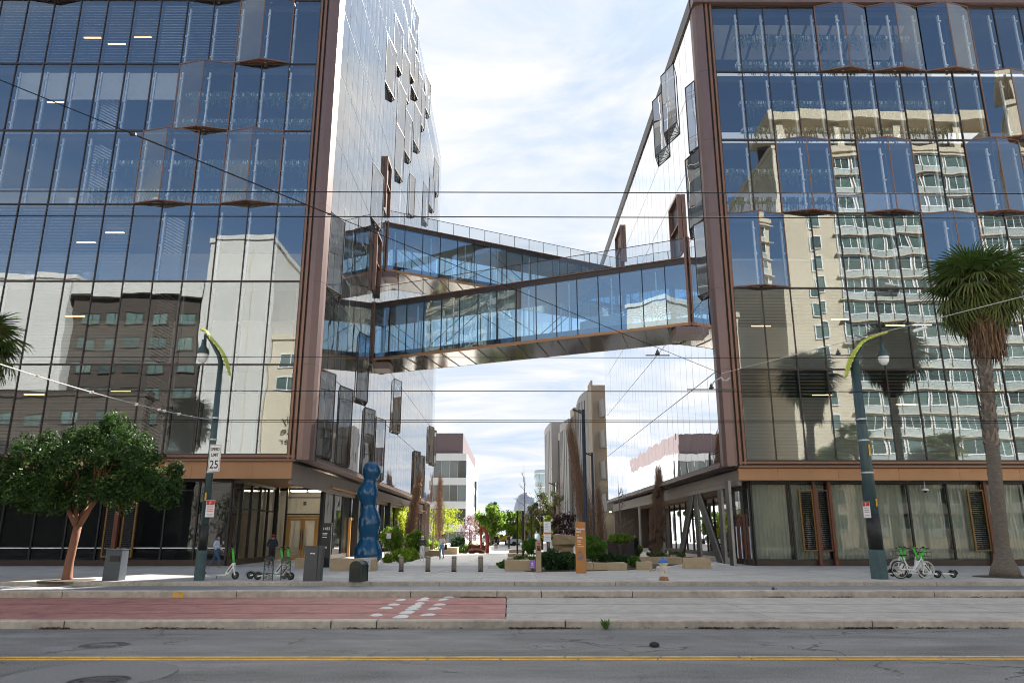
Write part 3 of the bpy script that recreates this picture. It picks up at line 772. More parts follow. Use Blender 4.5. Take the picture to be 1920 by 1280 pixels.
def gwall(root, x0, y0, x1, y1, z0, z1, n, m_=GG, bars=(), fr=BLK, glaz=True):
    """ground floor glazing from (x0,y0) to (x1,y1): plinth, posts, panes"""
    base = Vector(root.location); P, Q = Vector((x0, y0, 0)), Vector((x1, y1, 0)); d = (Q - P) / n; L = d.length; ang = atan2(d.y, d.x)
    mb = MB(); mb.beam(P + Vector((0, 0, z0 + .16)), Q + Vector((0, 0, z0 + .16)), .16, .32); part('plinth', mb, BRZD, root, world=True)
    mb = MB(); mb.beam(P + Vector((0, 0, z1 - .09)), Q + Vector((0, 0, z1 - .09)), .12, .16); part('head_rail', mb, fr, root, world=True)
    for i in range(n + 1):
        p = P + d * i; mb = MB(); mb.beam((p.x, p.y, z0 + .32), (p.x, p.y, z1 - .17), .09, .16, up=(sin(ang), -cos(ang), 0)); part('glazing_post', mb, fr, root, world=True)
    me = pane_mesh('glass_pane', L - .10, z1 - z0 - .52, m_)
    for i in range(n):
        p = P + d * (i + .5); link('glass_pane', me, root, Vector((p.x, p.y, (z0 + z1) / 2 + .08)) - base, (0, 0, ang + rng.gauss(0, .003)))
    for zb, h, mm in bars:
        mb = MB(); mb.beam(P + Vector((0, 0, zb)), Q + Vector((0, 0, zb)), .05, h); part('glazing_bar', mb, mm, root, world=True)
# left: dark glazed front, entrance niche, door wall, passage side
gwall(rootL, -41, 42.75, -15.7, 42.75, .16, 4.9, 14, GG, [(1.12, .05, WSTEEL), (4.25, .04, BRZD)])
gwall(rootL, -15.7, 42.85, -15.7, 51, .16, 4.9, 5, GG, [(3.3, .10, BLK)])
gwall(rootL, -12.5, 51.2, -12.5, 108, .16, 4.9, 20, GG)
mb = MB(); mb.box(-41, -16.4, 45.6, 45.8, .16, 4.88); part('inner_wall', mb, DARKI, rootL, world=True)
mb = MB(); mb.box(-40, -13.6, 54.5, 54.8, .16, 4.88); part('inner_wall', mb, LIGHTI, rootL, world=True)
mb = MB(); mb.box(-13.7, -13.5, 54.9, 106, .16, 4.88); part('inner_wall', mb, GREYI, rootL, world=True)
# door wall at the back of the niche
def dbl_door(root, xa, xb, y, z0, zt, label=None):
    fr = MB()
    for a, b in ((xa, xa + .12), (xb - .12, xb)): fr.box(a, b, y - .08, y + .1, z0, zt)
    fr.box(xa + .12, xb - .12, y - .08, y + .1, zt - .16, zt)
    f = part('door_frame', fr, WOOD, root, world=True)
    xc = (xa + xb) / 2
    for a, b in ((xa + .13, xc - .01), (xc + .01, xb - .13)):
        d = MB()
        for p, q in ((a, a + .13), (b - .13, b)): d.box(p, q, y - .05, y + .04, z0 + .03, zt - .18)
        d.box(a + .13, b - .13, y - .05, y + .04, zt - .32, zt - .18); d.box(a + .13, b - .13, y - .05, y + .04, z0 + .03, z0 + .28)
        lf = part('door_leaf', d, WOOD, f, world=True)
        g = MB(); g.quad((a + .13, y, z0 + .28), (b - .13, y, z0 + .28), (b - .13, y, zt - .32), (a + .13, y, zt - .32)); part('door_glass', g, GG, f, world=True)
        h = MB(); hx = (b - .065) if b < xc + .02 else (a + .065); h.tube([(hx, y - .12, z0 + .7), (hx, y - .12, zt - .9)], .025, 6); h.box(hx - .015, hx + .015, y - .12, y - .04, z0 + .9, z0 + .93); h.box(hx - .015, hx + .015, y - .12, y - .04, zt - 1.1, zt - 1.07)
        part('door_handle', h, BRZD, f, world=True)
yD = 51.0
dbl_door(rootL, -14.85, -12.72 + .0, yD, .16, 3.05)
for a, b in ((-15.65, -15.5), (-15.0, -14.9), (-12.68, -12.45)):
    mb = MB(); mb.box(a, b, yD - .09, yD + .09, .16, 4.88); part('glazing_post', mb, BLK, rootL, world=True)
mb = MB(); mb.box(-14.88, -12.70, yD - .06, yD + .06, 3.08, 3.18); mb.box(-14.88, -12.70, yD - .06, yD + .06, 4.2, 4.26); part('transom_bar', mb, BLK, rootL, world=True)
for x0, x1, z0, z1 in ((-15.5, -15.0, .2, 4.85), (-14.88, -12.7, 3.18, 4.85)):
    mb = MB(); mb.quad((x0, yD, z0), (x1, yD, z0), (x1, yD, z1), (x0, yD, z1)); part('glass_pane', mb, GG, rootL, world=True)
mb = MB(); mb.box(-14.3, -12.9, 53.2, 53.4, .16, 1.35); part('reception_desk', mb, LIGHTI, rootL, world=True)
mb = MB(); mb.box(-13.95, -13.75, 51.4, 51.43, 3.75, 3.98); e = part('exit_sign', mb, mat('exit_green', (0.03, .10, .06), .5), rootL, world=True)
for x in (-14.6, -13.4):
    mb = MB(); mb.box(x - .5, x + .5, 52.2, 52.5, 4.7, 4.78); part('ceiling_lamp', mb, emis('lobby_lamp', (1, .8, .55), 6) if x < -14 else bpy.data.materials['lobby_lamp'], rootL, world=True)
text('EXIT', e, WSTEEL, .09, Vector((-13.93, 51.395, 3.83)) - Vector(rootL.location), FRONT)
# a second golden door round the corner on the passage side
fr = MB()
for a, b in ((59.0, 59.15), (61.0, 61.15)): fr.box(-12.42, -12.25, a, b, .16, 3.1)
fr.box(-12.42, -12.25, 59.15, 61.0, 2.9, 3.1); fr.box(-12.42, -12.27, 60.02, 60.14, .16, 2.9); f = part('door_frame', fr, WOOD, rootL, world=True)
# right: curtained glazing, side wall with door, fins and raking struts
gwall(rootR, 13.75, 43.0, 40.6, 43.0, .16, 4.8, 12, GG)
gwall(rootR, 13.7, 43.1, 13.7, 46.2, .16, 4.8, 2, GG)
gwall(rootR, 16.4, 46.3, 16.4, 90, .16, 4.8, 18, GG)
gwall(rootR, 13.8, 46.3, 16.3, 46.3, .16, 4.8, 1, GG)
W_ = (40.6 - 13.75) / 12
for i in range(12):
    x0 = 13.75 + W_ * i + .1; mb = MB(); n = 40; V = []; F = []
    for k in range(n + 1):
        x = x0 + (W_ - .2) * k / n; y = 43.45 + .07 * sin(k * 1.55 + i) + rng.uniform(-.02, .02); V += [(x, y, .5), (x + rng.uniform(-.01, .01), y, 4.62)]
    for k in range(n): F.append((2 * k, 2 * k + 2, 2 * k + 3, 2 * k + 1))
    mb.add(V, F); part('curtain', mb, CURT, rootR, True, world=True)
mb = MB(); mb.box(17.2, 40.6, 47, 47.3, .16, 4.78); part('inner_wall', mb, GREYI, rootR, world=True)
def shutter(root, x0, x1, y, z0, z1, m_, fm):
    fr = MB()
    for a in (x0, x1): fr.box(a - .045, a + .045, y - .12, y, z0, z1)
    for z in (z0, z1 - .08): fr.box(x0 + .046, x1 - .046, y - .12, y, z, z + .08)
    f = part('louvre_shutter', fr, fm, root, world=True)
    sl = MB(); z = z0 + .12
    while z < z1 - .12: sl.obox(((x0 + x1) / 2, y - .05, z), (x1 - x0 - .1, .09, .016), Matrix.Rotation(.6, 3, 'X')); z += .105
    part('louvre_slats', sl, m_, f, world=True)
GOLD = mat('brass_frame', (0.17, 0.09, 0.025), .45, .4)
for px0, px1 in ((1503, 1527), (1536, 1556), (1822, 1850)):
    a, b = at(px0, 970, 42.7).x, at(px1, 970, 42.7).x
    shutter(rootR, a, b, 42.80, .95, 4.3, BLK, GOLD if px0 != 1536 else WOODR)
    mb = MB(); mb.box(b + .04, b + .20, 42.6, 42.85, .2, 4.75); part('timber_post', mb, WOODR, rootR, world=True)
for px0, px1 in ((195, 212), (228, 250)):
    a, b = at(px0, 1000, 42.5).x, at(px1, 1000, 42.5).x
    shutter(rootL, a, b, 42.6, .62, 3.6, DARKI, GOLD)
mb = MB(); a = at(217, 1000, 42.5).x; mb.box(a - .12, a + .1, 42.35, 42.6, .2, 4.85); part('timber_post', mb, WOODR, rootL, world=True)
FIN = mat('strut_grey', (0.30, 0.27, 0.24), .5, .2)
def fin(x, y0, y1, w, d, zt=4.8, leanx=0.0):
    a, b = Vector((x, y0, .16)), Vector((x + leanx, y1, zt))
    mb = MB(); mb.beam(a, b, w, .05, up=(0, -1, 0)); mb.beam(a + Vector((w * .1 + .02, d / 2 + .04, 0)), b + Vector((w * .1 + .02, d / 2 + .04, 0)), .08, d, up=(0, -1, 0), mi=1)
    part('raking_strut' if abs(y0 - y1) > .1 else 'fin_column', mb, [FIN, BLK], rootR, world=True)
fin(11.85 + .6, 42.6, 42.6, .13, .9)
fin(12.9, 45.8, 45.8, .13, 1.0)
for y0, y1 in ((46.4, 51.3), (51.6, 51.8), (57.5, 52.4)): fin(12.9, y0, y1, .13, 1.2)
for y0, y1 in ((63.5, 63.5), (70, 66.2), (75, 75)): fin(12.9, y0, y1, .13, 1.0)
for y in (60, 66, 76, 86): 
    mb = MB(); mb.box(-12.4, -11.9, y, y + .6, .16, 4.9); part('fin_column', mb, BLK, rootL, world=True)
fr = MB()
for a, b in ((44.2, 44.3), (45.4, 45.5)): fr.box(13.55, 13.68, a, b, .16, 3.0)
fr.box(13.55, 13.68, 44.3, 45.4, 2.85, 3.0); f = part('door_frame', fr, WOODR, rootR, world=True)
h = MB(); h.tube([(13.45, 44.42, .5), (13.45, 44.42, 2.3)], .03, 6); h.tube([(13.45, 45.28, .5), (13.45, 45.28, 2.3)], .03, 6); part('door_handle', h, WSTEEL, f, world=True)
# security camera dome under the soffit
x, y = at(1733, 905, 42.6).x, 42.6
t = thing('dome_camera', 'white dome security camera hanging under the right copper fascia', 'camera', (x, y, 4.2))
mb = MB(); mb.lathe([(.02, .58), (.02, .2), (.06, .17), (.19, .10), (.2, .05), (.08, .03)], 16); part('camera_housing', mb, WSTEEL, t, True)
mb = MB(); mb.lathe([(.085, .03), (.075, -.03), (.04, -.075), (.005, -.085)], 14); part('camera_dome', mb, BLK, t, True)

# ------------------------------------------------------------------ glazed bridges
DECK = mat('bridge_underside', (0.22, 0.20, 0.18), 0.10, 0.9, var=.08, scale=2)
TIMB = mat('bridge_ceiling', (0.42, 0.24, 0.11), .6, var=.1, scale=2)
def bridge(label, A, B, width, z0, z1, n, guard, npost):
    """A, B: front lower corners on the left and right inner faces; the deck extends 'width' behind"""
    t = thing('glass_skybridge', label, 'skybridge', (A[0], A[1], z0))
    A, B = Vector((*A, 0)), Vector((*B, 0)); d = (B - A); L = d.length; u = d.normalized(); nrm = Vector((-u.y, u.x, 0))  # away from the street
    ang = atan2(u.y, u.x); base = Vector(t.location)
    xl, xr = XL, XR
    def ends(off):        # both ends of a line parallel to the front, trimmed at the inner faces
        P = A + nrm * off; return P + u * ((xl - P.x) / u.x), P + u * ((xr - P.x) / u.x)
    def slab(nm, z, h, m_, o0=0.0, o1=width):
        p, q = ends(o0); r_, s_ = ends(o1); mb = MB(); mb.prism([(p.x, p.y), (q.x, q.y), (s_.x, s_.y), (r_.x, r_.y)], z, z + h); return part(nm, mb, m_, t, world=True)
    slab('deck', z0 + .12, .5, DARKI, .1, width - .1)
    slab('soffit_plate', z0, .1, DECK, .05, width - .05)
    slab('roof_slab', z1 - .55, .45, DARKI, .12, width - .12)
    slab('ceiling', z1 - .62, .06, TIMB, .14, width - .14)
    for o in (0.0, width):
        p, q = ends(o)
        for z, h, m_ in ((z0 + .10, .20, FASC), (z1 - .04, .08, BRZ)):
            mb = MB(); mb.beam(p + Vector((0, 0, z)), q + Vector((0, 0, z)), .16, h); part('edge_beam', mb, m_, t, world=True)
        mb = MB(); mb.beam(p + Vector((0, 0, z1 - .30)), q + Vector((0, 0, z1 - .30)), .06, .36); part('spandrel', mb, BRZD, t, world=True)
        dd = (q - p) / n; w = dd.length
        me = pane_mesh('glass_pane', w - .06, z1 - z0 - .28, GB)
        for i in range(n):
            c = p + dd * (i + .5); link('glass_pane', me, t, Vector((c.x, c.y, (z0 + z1) / 2 + .05)) - base, (rng.gauss(0, .001), 0, ang + rng.gauss(0, .002)))
            c = p + dd * i
            mb = MB(); mb.beam((c.x, c.y, z0 + .2), (c.x, c.y, z1 - .05), .045, .10, up=nrm); part('mullion', mb, BLK, t, world=True)
            if i % 2 == 0:
                k = (nrm * .35 if o == 0 else nrm * -.35) + dd * .55
                mb = MB(); mb.tube([(c.x + k.x, c.y + k.y, z0 + .6), (c.x + k.x, c.y + k.y, z1 - .62)], .055, 6); part('inner_post', mb, WSTEEL, t, world=True)
        # diagonal truss braces inside
        for i in range(0, n - 2, 3):
            k = (nrm * .5 if o == 0 else nrm * -.5); a = p + dd * i + k; b = p + dd * (i + 3) + k
            mb = MB(); za, zb = (z0 + .6, z1 - .65) if (i // 3) % 2 else (z1 - .65, z0 + .6)
            mb.beam((a.x, a.y, za), (b.x, b.y, zb), .05, .05); part('truss_brace', mb, BRZD, t, world=True)
        # roof guard of glass panes between thin posts
        gz0, gz1 = z1 + .05, z1 + guard; dg = (q - p) / npost
        gm = pane_mesh('guard_pane', dg.length - .05, guard - .1, GR)
        for i in range(npost + 1):
            c = p + dg * i; mb = MB(); mb.beam((c.x, c.y, gz0), (c.x, c.y, gz1), .035, .05, up=nrm); part('guard_post', mb, BRZD, t, world=True)
            if i < npost: c = p + dg * (i + .5); link('guard_pane', gm, t, Vector((c.x, c.y, (gz0 + gz1) / 2)) - base, (0, 0, ang))
        mb = MB(); mb.beam(p + Vector((0, 0, gz1)), q + Vector((0, 0, gz1)), .045, .04); part('hand_rail', mb, BRZD, t, world=True)
    p, q = ends(0); r_, s_ = ends(width)
    for a, b in ((p, r_), (q, s_)):          # end frames
        for c in (a, b):
            mb = MB(); cc = c + (u * .12 if a is p else -u * .12); mb.beam((cc.x, cc.y, z0 - .05), (cc.x, cc.y, z1 + .1 + (guard if a is q else 0)), .15, .18, up=nrm); part('end_post', mb, BRZ, t, world=True)
    # ribs under the deck
    for i in range(1, n):
        a = p + (q - p) * (i / n); b = r_ + (s_ - r_) * ((i + .8) / n); mb = MB(); mb.beam((a.x, a.y, z0 - .05), (b.x, b.y, z0 - .02), .03, .04); part('soffit_rib', mb, BRZD, t, world=True)
    for a, s_x in ((p, 1), (q, -1)):         # brackets carrying the ends
        mb = MB(); c = a + nrm * .5; mb.prism([(c.x, c.y - .6), (c.x + s_x * 1.3, c.y - .6), (c.x + s_x * 1.3, c.y + 1.2), (c.x, c.y + 1.2)] if s_x > 0 else [(c.x - 1.3, c.y - .6), (c.x, c.y - .6), (c.x, c.y + 1.2), (c.x - 1.3, c.y + 1.2)], z0 - .65, z0 - .12); part('end_bracket', mb, PIER, t, world=True)
    return t
br1 = bridge('lower blue glazed skybridge in front, rising nearer at its right end, with glass roof guard', (XL, 58.3), (XR, 47.6), 4.6, 15.35, 20.2, 16, 1.35, 11)
br2 = bridge('upper rear skybridge going away to the right, with thin roof railing', (XL, 62.6), (XR, 75.0), 4.6, 24.6, 29.3, 15, 1.15, 16)
SIGNM = mat('bridge_mural', (0.42, 0.38, 0.33), .7)
# dark wave artwork and pale shape inside the lower bridge, behind the right panes
u = Vector((XR - XL, 47.6 - 58.3, 0)).normalized(); A = Vector((XL, 58.3, 0)); nrm = Vector((-u.y, u.x, 0))
def on(frac, z, off=.3): q = A + u * (frac * 25.65) + nrm * off; return Vector((q.x, q.y, z))
mb = MB()
for c0 in (.83, .885, .93):
    for k in range(5):
        pts = [on(c0 + .028 * cos(t) * (1 + k * .18) + .012, 16.0 + .13 * k * 1 + .42 * sin(t) * (1 + .1 * k)) for t in np.linspace(0.2, 2.9, 9)]
        mb.tube(pts, .045, 4)
part('wave_artwork', mb, BLK, br1, world=True)
mb = MB(); P = [(.69, 15.95), (.79, 15.95), (.845, 16.1), (.84, 16.4), (.80, 16.75), (.755, 16.8), (.69, 16.55)]
a = [on(f, z, .25) for f, z in P]; b = [on(f, z, .32) for f, z in P]; n_ = len(P)
mb.add(a + b, [tuple(range(n_)), tuple(range(2 * n_ - 1, n_ - 1, -1))] + [(i, n_ + i, n_ + (i + 1) % n_, (i + 1) % n_) for i in range(n_)]); part('pale_panel', mb, SIGNM, br1, world=True)
# ------------------------------------------------------------------ buildings across the street (mirrored in the glass fronts)
CREAM = mat('cream_render', (0.60, 0.52, 0.39), .85, var=.05, scale=.5, stain=.06)
PALE = mat('pale_wall', (0.62, 0.60, 0.56), .85, var=.05, scale=.4, stain=.05)
GREENG = mat('green_window_glass', (0.10, 0.15, 0.135), .12, 0, var=.3, scale=.6, spec=.8, objvar=.5)
SPAND = mat('grey_spandrel', (0.40, 0.43, 0.41), .7, var=.1, scale=.4, objvar=.2)
DKWALL = mat('dark_brown_wall', (0.075, 0.06, 0.05), .8, var=.1, scale=.3)
def block(name, label, x0, x1, y0, y1, z1, m_, cat='building', group=None):
    t = thing(name, label, cat, ((x0 + x1) / 2, y1, 0), group=group)
    mb = MB(); mb.box(x0, x1, y0, y1, 0, z1); part('wall', mb, m_, t, world=True)
    mb = MB(); mb.box(x0 - .2, x1 + .2, y0 - .2, y1 + .2, z1 + .003, z1 + .7); part('parapet', mb, m_, t, world=True)
    return t
def win_mesh(w, h, panes, fm, gm):
    mb = MB()
    for x in (-w / 2, w / 2): mb.box(x - .06, x + .06, -.02, .12, 0, h)
    for z in (0, h): mb.box(-w / 2 - .06, w / 2 + .06, -.02, .14, z - .06, z + .06)
    for k in range(1, panes): x = -w / 2 + w * k / panes; mb.box(x - .04, x + .04, -.02, .10, .06, h - .06)
    mb.box(-w / 2 + .06, w / 2 - .06, .0, .04, .06, h - .06, 1)
    return mb.mesh('window', [fm, gm])
ft = block('apartment_tower', 'tall cream apartment tower across the street, mirrored in the right glass front', 36, 80, -30, -8, 53, CREAM)
wm = [win_mesh(2.9, 1.75, 3, WSTEEL, GREENG), win_mesh(2.9, 1.75, 2, WSTEEL, GREENG), win_mesh(1.2, 1.9, 1, WSTEEL, GREENG)]
wd = win_mesh(2.2, 1.5, 2, MATS['dark_brown_wall'], GREENG)
sp = MB().box(-1.55, 1.55, 0, .10, 0, .85).mesh('spandrel', SPAND)
b0 = Vector(ft.location)
for fl in range(17):
    z = 1.5 + fl * 3.0
    for k in range(11):
        x = 45.0 + k * 3.25
        link('window', wm[(k * 7 + fl * 3) % 2], ft, Vector((x, -7.98, z + .9)) - b0)
        link('spandrel', sp, ft, Vector((x, -7.98, z - .05)) - b0)
    link('window', wm[2], ft, Vector((40.6, -7.98, z + .8)) - b0)
    if fl % 1 == 0:
        mb = MB(); mb.box(43.0, 80.2, -7.95, -7.55, z + 2.78, z + 2.93); part('floor_band', mb, CREAM, ft, world=True)
for k in range(6):
    x = 37 + k * 8.2; mb = MB(); mb.box(x, x + 1.0, -9, -8, 53.7, 57.2); part('pergola_post', mb, CREAM, ft, world=True)
mb = MB(); mb.box(35.6, 80.5, -16, -7.4, 57.2, 58.6); part('pergola_roof', mb, CREAM, ft, world=True)
mb = MB(); mb.box(36.5, 79, -15, -14.6, 53.7, 57.2); part('pergola_screen', mb, DKWALL, ft, world=True)
for k in range(12):
    mb = MB(); x = 46.5 + k * 3.25 * 1.0
    if k % 3 == 1:
        mb.box(x - 1.4, x + 1.4, -8, -6.7, 30 + (k % 4) * 3, 30.15 + (k % 4) * 3); part('balcony', mb, SPAND, ft, world=True)
t = block('apartment_block', 'lower cream apartment block across the street, beside the tall tower', 22, 30.5, -34, -12, 30, CREAM)
for fl in range(9):
    for k in range(2): link('window', wm[0], t, Vector((24.2 + k * 3.8, -11.98, 1.6 + fl * 3.1)) - Vector(t.location))
t = block('cream_tower', 'cream tower with blank pale wall across the street, mirrored in the left glass front', -39.8, -31, -32, -8, 39.5, PALE)
mb = MB(); mb.box(-34, -33.9, -7.98, -7.9, 4, 38); part('wall_joint', mb, CREAM, t, world=True)
t2 = block('family_center', 'long cream building across the street carrying dark lettering, mirrored at the left corner', -30.9, -18, -30, -8.5, 26, CREAM)
for i, ln in enumerate(('Family', 'Resource', 'Center')): text(ln, t2, BRZD, 1.25, Vector((-28.6, -8.45, 15.1 - i * 1.25)) - Vector(t2.location), (pi / 2, 0, pi), ext=.02, align='RIGHT')
for fl in range(2):
    for k in range(3): link('window', wm[1], t2, Vector((-21 - k * 3.6, -8.48, 19.2 + fl * 3.2)) - Vector(t2.location))
t = block('dark_apartment_block', 'dark brown apartment block across the street with long pale roof line', -57, -40.0, -32, -9.5, 33.2, DKWALL)
mb = MB(); mb.box(-57.3, -39.9, -9.6, -8.9, 32.2, 34.2); part('roof_line', mb, PALE, t, world=True)
for fl in range(9):
    for k in range(5): link('window', win_mesh(2.9, 1.6, 2, BRZD, GREENG) if False else wd, t, Vector((-55 + k * 3.2, -9.48, 2 + fl * 3.3)) - Vector(t.location))
t = block('white_apartment_block', 'plain white apartment block across the street, at the far left end', -92, -57.6, -32, -9, 34.5, PALE)
for fl in range(9):
    for k in range(3): link('window', wm[0], t, Vector((-92 + k * 3.6, -8.98, 2 + fl * 3.3)) - Vector(t.location))
t = block('podium_building', 'dark podium building across the street below the white block', -92, -45, -8.9, -7.6, 18.5, DKWALL)
for fl in range(4):
    for k in range(10): link('window', wd, t, Vector((-90 + k * 4.4, -7.58, 3 + fl * 4)) - Vector(t.location))
m = MB(); m.box(-XW * 1.6, XW * 1.6, -9, -6.0, -.3, .15); struct('opposite_sidewalk', m, SLAB)

# ------------------------------------------------------------------ buildings beyond the passage
PURP = mat('plum_cladding', (0.125, 0.092, 0.10), .6, var=.05, scale=.5, stretch=(1, 1, 8))
WPAN = mat('white_panel', (0.58, 0.60, 0.62), .5, var=.04)
OFFG = mat('office_glass', (0.10, 0.13, 0.14), .08, 0, var=.25, scale=.25, spec=.9, objvar=.6)
OFFP = mat('side_office_glass', (0.42, 0.47, 0.50), .12, 0, var=.1, spec=.8)
t = thing('lab_building', 'distant white office block with glazed bands and plum coloured top floor', 'building', (-18, 150, 0))
x1 = -8.55
mb = MB(); mb.box(-48, x1 - .2, 150.2, 205, 0, 17.2); part('core', mb, DARKI, t, world=True)
mb = MB(); mb.box(-48, -9.4, 150.6, 206, 17.5, 21.6); part('plum_top_floor', mb, PURP, t, world=True)
for k, z in enumerate((16.0, 11.2, 6.6, 2.2)):
    mb = MB(); mb.box(-48.2, x1, 149.7, 206, z, z + 1.45); part('floor_band', mb, WPAN, t, world=True)
wz = [(12.65, 16.0), (8.05, 11.2), (3.65, 6.6), (0, 2.2)]
for z0, z1 in wz:
    for i in range(18):
        xa = x1 - .15 - i * 1.62
        mb = MB(); mb.box(xa - 1.56, xa, 149.95, 150.19, z0 + .02, z1 - .02); w = part('window', mb, OFFG, t, world=True)
        mb = MB(); mb.box(xa - 1.62, xa - 1.565, 149.85, 150.19, z0 + .02, z1 - .02); part('mullion', mb, WPAN, w, world=True)
    for i in range(14):
        ya = 150.3 + i * 4; mb = MB(); mb.box(x1 - .19, x1 - .05, ya, ya + 3.9, z0 + .02, z1 - .02); part('window', mb, OFFP, t, world=True)
mb = MB(); mb.box(x1 - .05, x1 + .35, 188, 189, 0, 14.5); part('downpipe', mb, DARKI, t, world=True)

CONCB = mat('board_concrete', (0.36, 0.31, 0.25), .85, var=.08, scale=.8, stain=.08, stretch=(1, 1, .15))
CONCD = mat('grey_concrete_fin', (0.34, 0.33, 0.32), .6, .1, var=.06, scale=.6, stretch=(1, 1, .1))
t = thing('concrete_building', 'curved concrete building with stacked balconies beyond the right glass building', 'building', (14, 103, 0))
mb = MB(); mb.box(11.6, 40, 102, 140, 0, 22.0); part('wall', mb, CONCB, t, world=True)
mb = MB(); mb.box(11.35, 11.58, 101.6, 106, 0, 22.6); part('edge_fin', mb, CONCB, t, world=True)
for k, z in enumerate((17.4, 13.2, 9.0, 4.7)):
    mb = MB(); a, b = 12.4, 15.5
    mb.add([(a, 101.9, z), (b, 101.9, z), (b, 99.9, z), (a + .5, 99.9, z), (a - .1, 101.9, z + 2.3), (b, 101.9, z + 2.3), (b, 99.6, z + 2.3), (a + .3, 99.6, z + 2.3)],
           [(0, 1, 2, 3), (7, 6, 5, 4), (3, 2, 6, 7), (0, 3, 7, 4), (1, 5, 6, 2), (0, 4, 5, 1)])
    bl = part('balcony', mb, CONCD, t, world=True)
    mb = MB(); mb.lathe([(.17, -.03), (.17, .0)], 12, (13.4, 100.9, z - .03)); part('lamp', mb, emis('balcony_lamp', (1, .9, .7), 6) if k == 0 else bpy.data.materials['balcony_lamp'], bl, world=True)
# curved fins stepping back along the passage
segs = [(11.3, 106, 10.2, 112, 22.0), (9.9, 112.5, 9.6, 116, 20.6), (9.3, 117, 8.5, 125, 19.5), (8.9, 125.5, 8.4, 128, 18.6), (7.6, 134, 6.9, 146, 21.5)]
for i, (xa, ya, xb, yb, zt) in enumerate(segs):
    n = 7; V = []; F = []
    for k in range(n + 1):
        u_ = k / n; x = xa + (xb - xa) * (1 - (1 - u_) ** 2); y = ya + (yb - ya) * u_
        V += [(x, y, 0), (x, y, zt - (1.2 * u_ ** 2 if i == 0 else 0)), (x + 3.2, y + .3, zt - (1.2 * u_ ** 2 if i == 0 else 0)), (x + 3.2, y + .3, 0)]
    for k in range(n):
        for q in range(4): F.append((k * 4 + q, k * 4 + (q + 1) % 4, k * 4 + 4 + (q + 1) % 4, k * 4 + 4 + q))
    F += [(0, 3, 2, 1), (n * 4, n * 4 + 1, n * 4 + 2, n * 4 + 3)]
    mb = MB(); mb.add(V, F); f = part('concrete_fin', mb, CONCD if i in (0, 2, 4) else CONCB, t, world=True)
    for k in range(1, 6):
        u_ = k / 6; mb = MB(); x = xa + (xb - xa) * (1 - (1 - u_) ** 2) - .02; y = ya + (yb - ya) * u_; mb.box(x - .03, x + .03, y - .06, y + .06, 1, zt - 1.3); part('panel_joint', mb, DARKI, f, world=True)
    for z in (6.5, 13):
        mb = MB(); mb.beam((xa - .02, ya + .0, z), (xb - .03, yb, z), .06, .07); part('panel_joint', mb, DARKI, f, world=True)
t = thing('round_glass_tower', 'slim round glass tower end behind the concrete building', 'building', (7.7, 166, 0))
mb = MB(); mb.lathe([(2.2, 0), (2.2, 15.2), (2.1, 15.4), (.1, 15.5)], 24, (7.7, 166, 0)); part('glass_wall', mb, mat('pale_curtain_glass', (.30, .40, .44), .1, 0, spec=.9), t, True, world=True)
for k in range(5):
    mb = MB(); mb.lathe([(2.26, 0), (2.26, .2)], 24, (7.7, 166, 2.5 + k * 3)); part('floor_ring', mb, WPAN, t, world=True)
t = thing('arena', 'distant rounded arena with faceted silver shell behind the bare trees', 'building', (7, 245, 0))
bm = MB(); n, k_ = 26, 7; V = []; F = []
for j in range(k_ + 1):
    for i in range(n):
        a = 2 * pi * i / n + j * .12; e = j / k_ * 1.45; rr = 3.9 * cos(e) ** .7; V.append((5.6 + rr * cos(a) * 1.15, 245 + rr * sin(a), 6 + 8.5 * sin(e) + rng.uniform(-.3, .3)))
for j in range(k_):
    for i in range(n): F.append((j * n + i, j * n + (i + 1) % n, (j + 1) * n + (i + 1) % n)); F.append((j * n + i, (j + 1) * n + (i + 1) % n, (j + 1) * n + i))
bm.add(V, F); part('shell', bm, mat('silver_facet', (.30, .31, .33), .3, .6, island=.5), t, world=True)
mb = MB(); mb.lathe([(3.8, 0), (3.8, 6.2)], 26, (5.6, 245, 0)); part('base_wall', mb, DARKI, t, world=True)

t = thing('added_shade_tower', 'unseen tower added behind the right glass building to keep the street in shade', 'building', (45, 102, 0))  # added block, hidden from the camera, that keeps the sun off the street
mb = MB(); mb.box(29, 62, 95.5, 105, 0, 80); part('wall', mb, PALE, t, world=True)
for k in range(15):
    mb = MB(); mb.box(28.9, 62.1, 95.4, 105.1, 3 + k * 5, 5.6 + k * 5); part('window_band', mb, OFFG, t, world=True)
